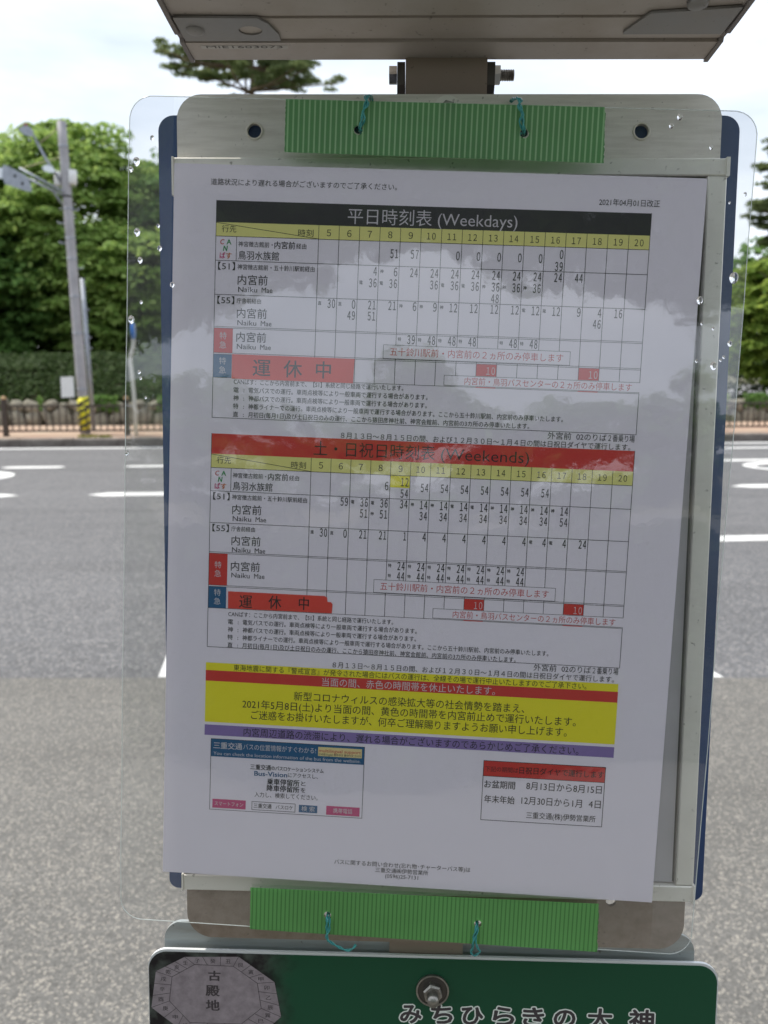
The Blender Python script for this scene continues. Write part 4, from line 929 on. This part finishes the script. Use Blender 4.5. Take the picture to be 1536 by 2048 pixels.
# ------------------------------------------------------------------ green tapes
def tape_mat(name, base, line, freq, dark):
    m = bpy.data.materials.new(name); m.use_nodes = True; t = m.node_tree; t.nodes.clear()
    o = t.nodes.new('ShaderNodeOutputMaterial'); co = t.nodes.new('ShaderNodeTexCoord')
    w = t.nodes.new('ShaderNodeTexWave'); w.wave_type = 'BANDS'; w.bands_direction = 'X'; w.inputs['Scale'].default_value = freq; w.inputs['Distortion'].default_value = .35; w.inputs['Detail'].default_value = 2; w.inputs['Detail Scale'].default_value = 60
    t.links.new(co.outputs['Object'], w.inputs['Vector'])
    r = t.nodes.new('ShaderNodeValToRGB'); r.color_ramp.elements[0].position = .62; r.color_ramp.elements[1].position = .95
    r.color_ramp.elements[0].color = (*base, 1); r.color_ramp.elements[1].color = (*line, 1)
    n = t.nodes.new('ShaderNodeTexNoise'); n.inputs['Scale'].default_value = 14; n.inputs['Detail'].default_value = 4; t.links.new(co.outputs['Object'], n.inputs['Vector'])
    hs = t.nodes.new('ShaderNodeHueSaturation'); mr = t.nodes.new('ShaderNodeMapRange'); mr.inputs['To Min'].default_value = .75; mr.inputs['To Max'].default_value = 1.25
    t.links.new(n.outputs['Fac'], mr.inputs['Value']); t.links.new(mr.outputs[0], hs.inputs['Value'])
    t.links.new(w.outputs['Fac'], r.inputs['Fac']); t.links.new(r.outputs[0], hs.inputs['Color'])
    p = t.nodes.new('ShaderNodeBsdfPrincipled'); p.inputs['Roughness'].default_value = .28; t.links.new(hs.outputs[0], p.inputs['Base Color'])
    bp = t.nodes.new('ShaderNodeBump'); bp.inputs['Strength'].default_value = .4; bp.inputs['Distance'].default_value = .0004; t.links.new(w.outputs['Fac'], bp.inputs['Height']); t.links.new(bp.outputs[0], p.inputs['Normal'])
    tr = t.nodes.new('ShaderNodeBsdfTransparent'); tr.inputs[0].default_value = (.42, .80, .42, 1)
    mx_ = t.nodes.new('ShaderNodeMixShader'); mx_.inputs[0].default_value = .48; t.links.new(tr.outputs[0], mx_.inputs[1]); t.links.new(p.outputs[0], mx_.inputs[2]); t.links.new(mx_.outputs[0], o.inputs[0])
    return m
M_tape = tape_mat('green_tape', (.17, .33, .165), (.46, .60, .40), 105, 0)
M_tape2 = tape_mat('green_tape_lower', (.24, .55, .19), (.13, .34, .11), 125, 1)
HS = [(103.8, -20.1), (194.7, -20.6), (102.6, 439.3), (193.7, 437.9)]
def ragged(a_, b_, n, amp):
    out = []
    for i in range(n):
        f = i/n; out.append((a_[0]+(b_[0]-a_[0])*f+random.uniform(-amp, amp), a_[1]+(b_[1]-a_[1])*f+random.uniform(-amp, amp)))
    return out
def tape(label, c, hs, m, z):
    out = ragged(c[0], c[1], 40, .05)+ragged(c[1], c[2], 24, .32)+ragged(c[2], c[3], 40, .05)+ragged(c[3], c[0], 24, .18)
    o = link('green_tape', flat([S(out)]+[circ(x*mm_, -v_*mm_, r*mm_, 16) for x, v_, r in hs], 0, .00012), m)
    o.matrix_world = SHEET @ Matrix.Translation((0, 0, z*mm_)); tag(o, label, 'tape', 'green tape strips holding the timetable')
    return o
tape('translucent ribbed green tape across the top edge of the timetable', [(62.8, -35.0), (238.3, -35.1), (239.4, -5.5), (63.0, -6.6)], [(103.6, -19.4, 2.5), (195.2, -20.0, 2.5)], M_tape, 3.0)
tape('ribbed green tape along the bottom edge of the timetable', [(55.2, 424.8), (264.9, 421.2), (265.7, 451.6), (55.3, 451.6)], [(102.6, 439.3, 2.2), (193.6, 438.6, 2.2)], M_tape2, 3.0)

# ------------------------------------------------------------------ twine
M_twine = mat('teal_twine', (.015, .20, .20), .35, coat=.5, noise_scale=400, color2=(.04, .33, .30))
def twist(name_parent, pts, r=.75, turns=.55):
    P0 = [Vector((x*mm_, -v_*mm_, z*mm_)) for x, v_, z in pts]; path = []
    for i in range(len(P0)-1):
        a_ = P0[max(i-1, 0)]; b_ = P0[i]; c_ = P0[i+1]; d_ = P0[min(i+2, len(P0)-1)]
        for k in range(14):
            f = k/14; path.append(.5*((2*b_)+(-a_+c_)*f+(2*a_-5*b_+4*c_-d_)*f*f+(-a_+3*b_-3*c_+d_)*f**3))
    path.append(P0[-1]); acc = 0
    for s_i in (0, 1):
        acc = 0; q = []
        for i, p in enumerate(path):
            d_ = (path[min(i+1, len(path)-1)]-path[max(i-1, 0)]).normalized(); n1 = d_.orthogonal().normalized(); n1 = (Vector((0, 0, 1)) - d_*d_.z); n1 = n1.normalized() if n1.length > .1 else d_.orthogonal().normalized(); n2 = d_.cross(n1)
            if i: acc += (path[i]-path[i-1]).length*1000
            an = acc*turns + math.pi*s_i; q.append(p + (n1*math.cos(an)+n2*math.sin(an))*(r*.62*mm_))
        MB().tube(q, r*.62*mm_, 6).obj('strand', M_twine, name_parent, True)
tw = empty('twine_tie', 'teal twine over the plate top at two holes, slack run behind the tape', 'twine', 'teal twine ties through the plate', mw=SHEET)
twist(tw, [(104.4, -19.6, -4), (104.6, -20.5, 3.8), (105.6, -25.5, 4.4), (106.8, -31.5, 4.4), (108.2, -37.0, 3.4), (109.3, -39.6, -2), (109.5, -42.0, -11), (109.8, -41.5, -20)])
twist(tw, [(104.0, -20.5, 2.5), (107.2, -24.5, 5.0), (106.0, -28.5, 5.2), (108.8, -33.0, 5.0), (106.8, -36.8, 3.6), (108, -40.6, -4), (108.4, -42.3, -15)], .6)
twist(tw, [(195.0, -20.8, -4), (194.8, -21.4, 3.8), (193.6, -27.2, 4.6), (192.3, -33.0, 4.6), (190.8, -38.4, 3.2), (189.6, -41, -4), (188.7, -44.2, -13), (188, -44, -22)])
twist(tw, [(195.0, -21, 2.6), (191.9, -25.5, 5.2), (193.8, -29.5, 5.4), (190.7, -33.5, 5.2), (192.6, -37.4, 4.0), (190, -41.8, -6), (188.6, -44.3, -18)], .6)
twist(tw, [(105, -20.2, 2.1), (112, -16.6, 2.2), (128, -13.2, 2.15), (148, -12.2, 2.1), (168, -13.3, 2.15), (184, -16.2, 2.2), (194, -20.6, 2.1)], .62)
tw = empty('twine_tie', 'teal twine through the left lower hole with a loose curling end', 'twine', 'teal twine ties through the plate', mw=SHEET)
twist(tw, [(102.6, 440.2, -4), (102.5, 440.8, 4), (102.6, 446, 4.8), (103.0, 452.6, 4.6), (104.6, 455.0, 4.8), (109.5, 457.6, 5.2), (115.0, 459.4, 5.6), (118.4, 457.9, 6.4), (120.8, 454.6, 7)], .7)
twist(tw, [(103.2, 440.2, -4), (104.0, 441.8, 4), (104.2, 447, 5.2), (102.4, 452.0, 5.0), (103.6, 456.2, 3.0)], .6)
tw = empty('twine_tie', 'teal twine knotted through the right lower hole', 'twine', 'teal twine ties through the plate', mw=SHEET)
twist(tw, [(193.4, 438.8, -4), (192.8, 440.0, 4), (191.6, 446, 4.8), (191.2, 451.5, 4.6), (191.0, 456.5, 2)], .75)
twist(tw, [(193.9, 439.4, -4), (193.6, 441.5, 4), (192.6, 448, 5.2), (194.6, 453.4, 5.4), (195.8, 455.4, 4.6), (193, 458.6, 3.4), (190.8, 458.0, 3), (190.6, 454.6, 3.4)], .6)

for o in (_co, _to): bpy.data.objects.remove(o)
bpy.data.curves.remove(_c); bpy.data.curves.remove(_t)
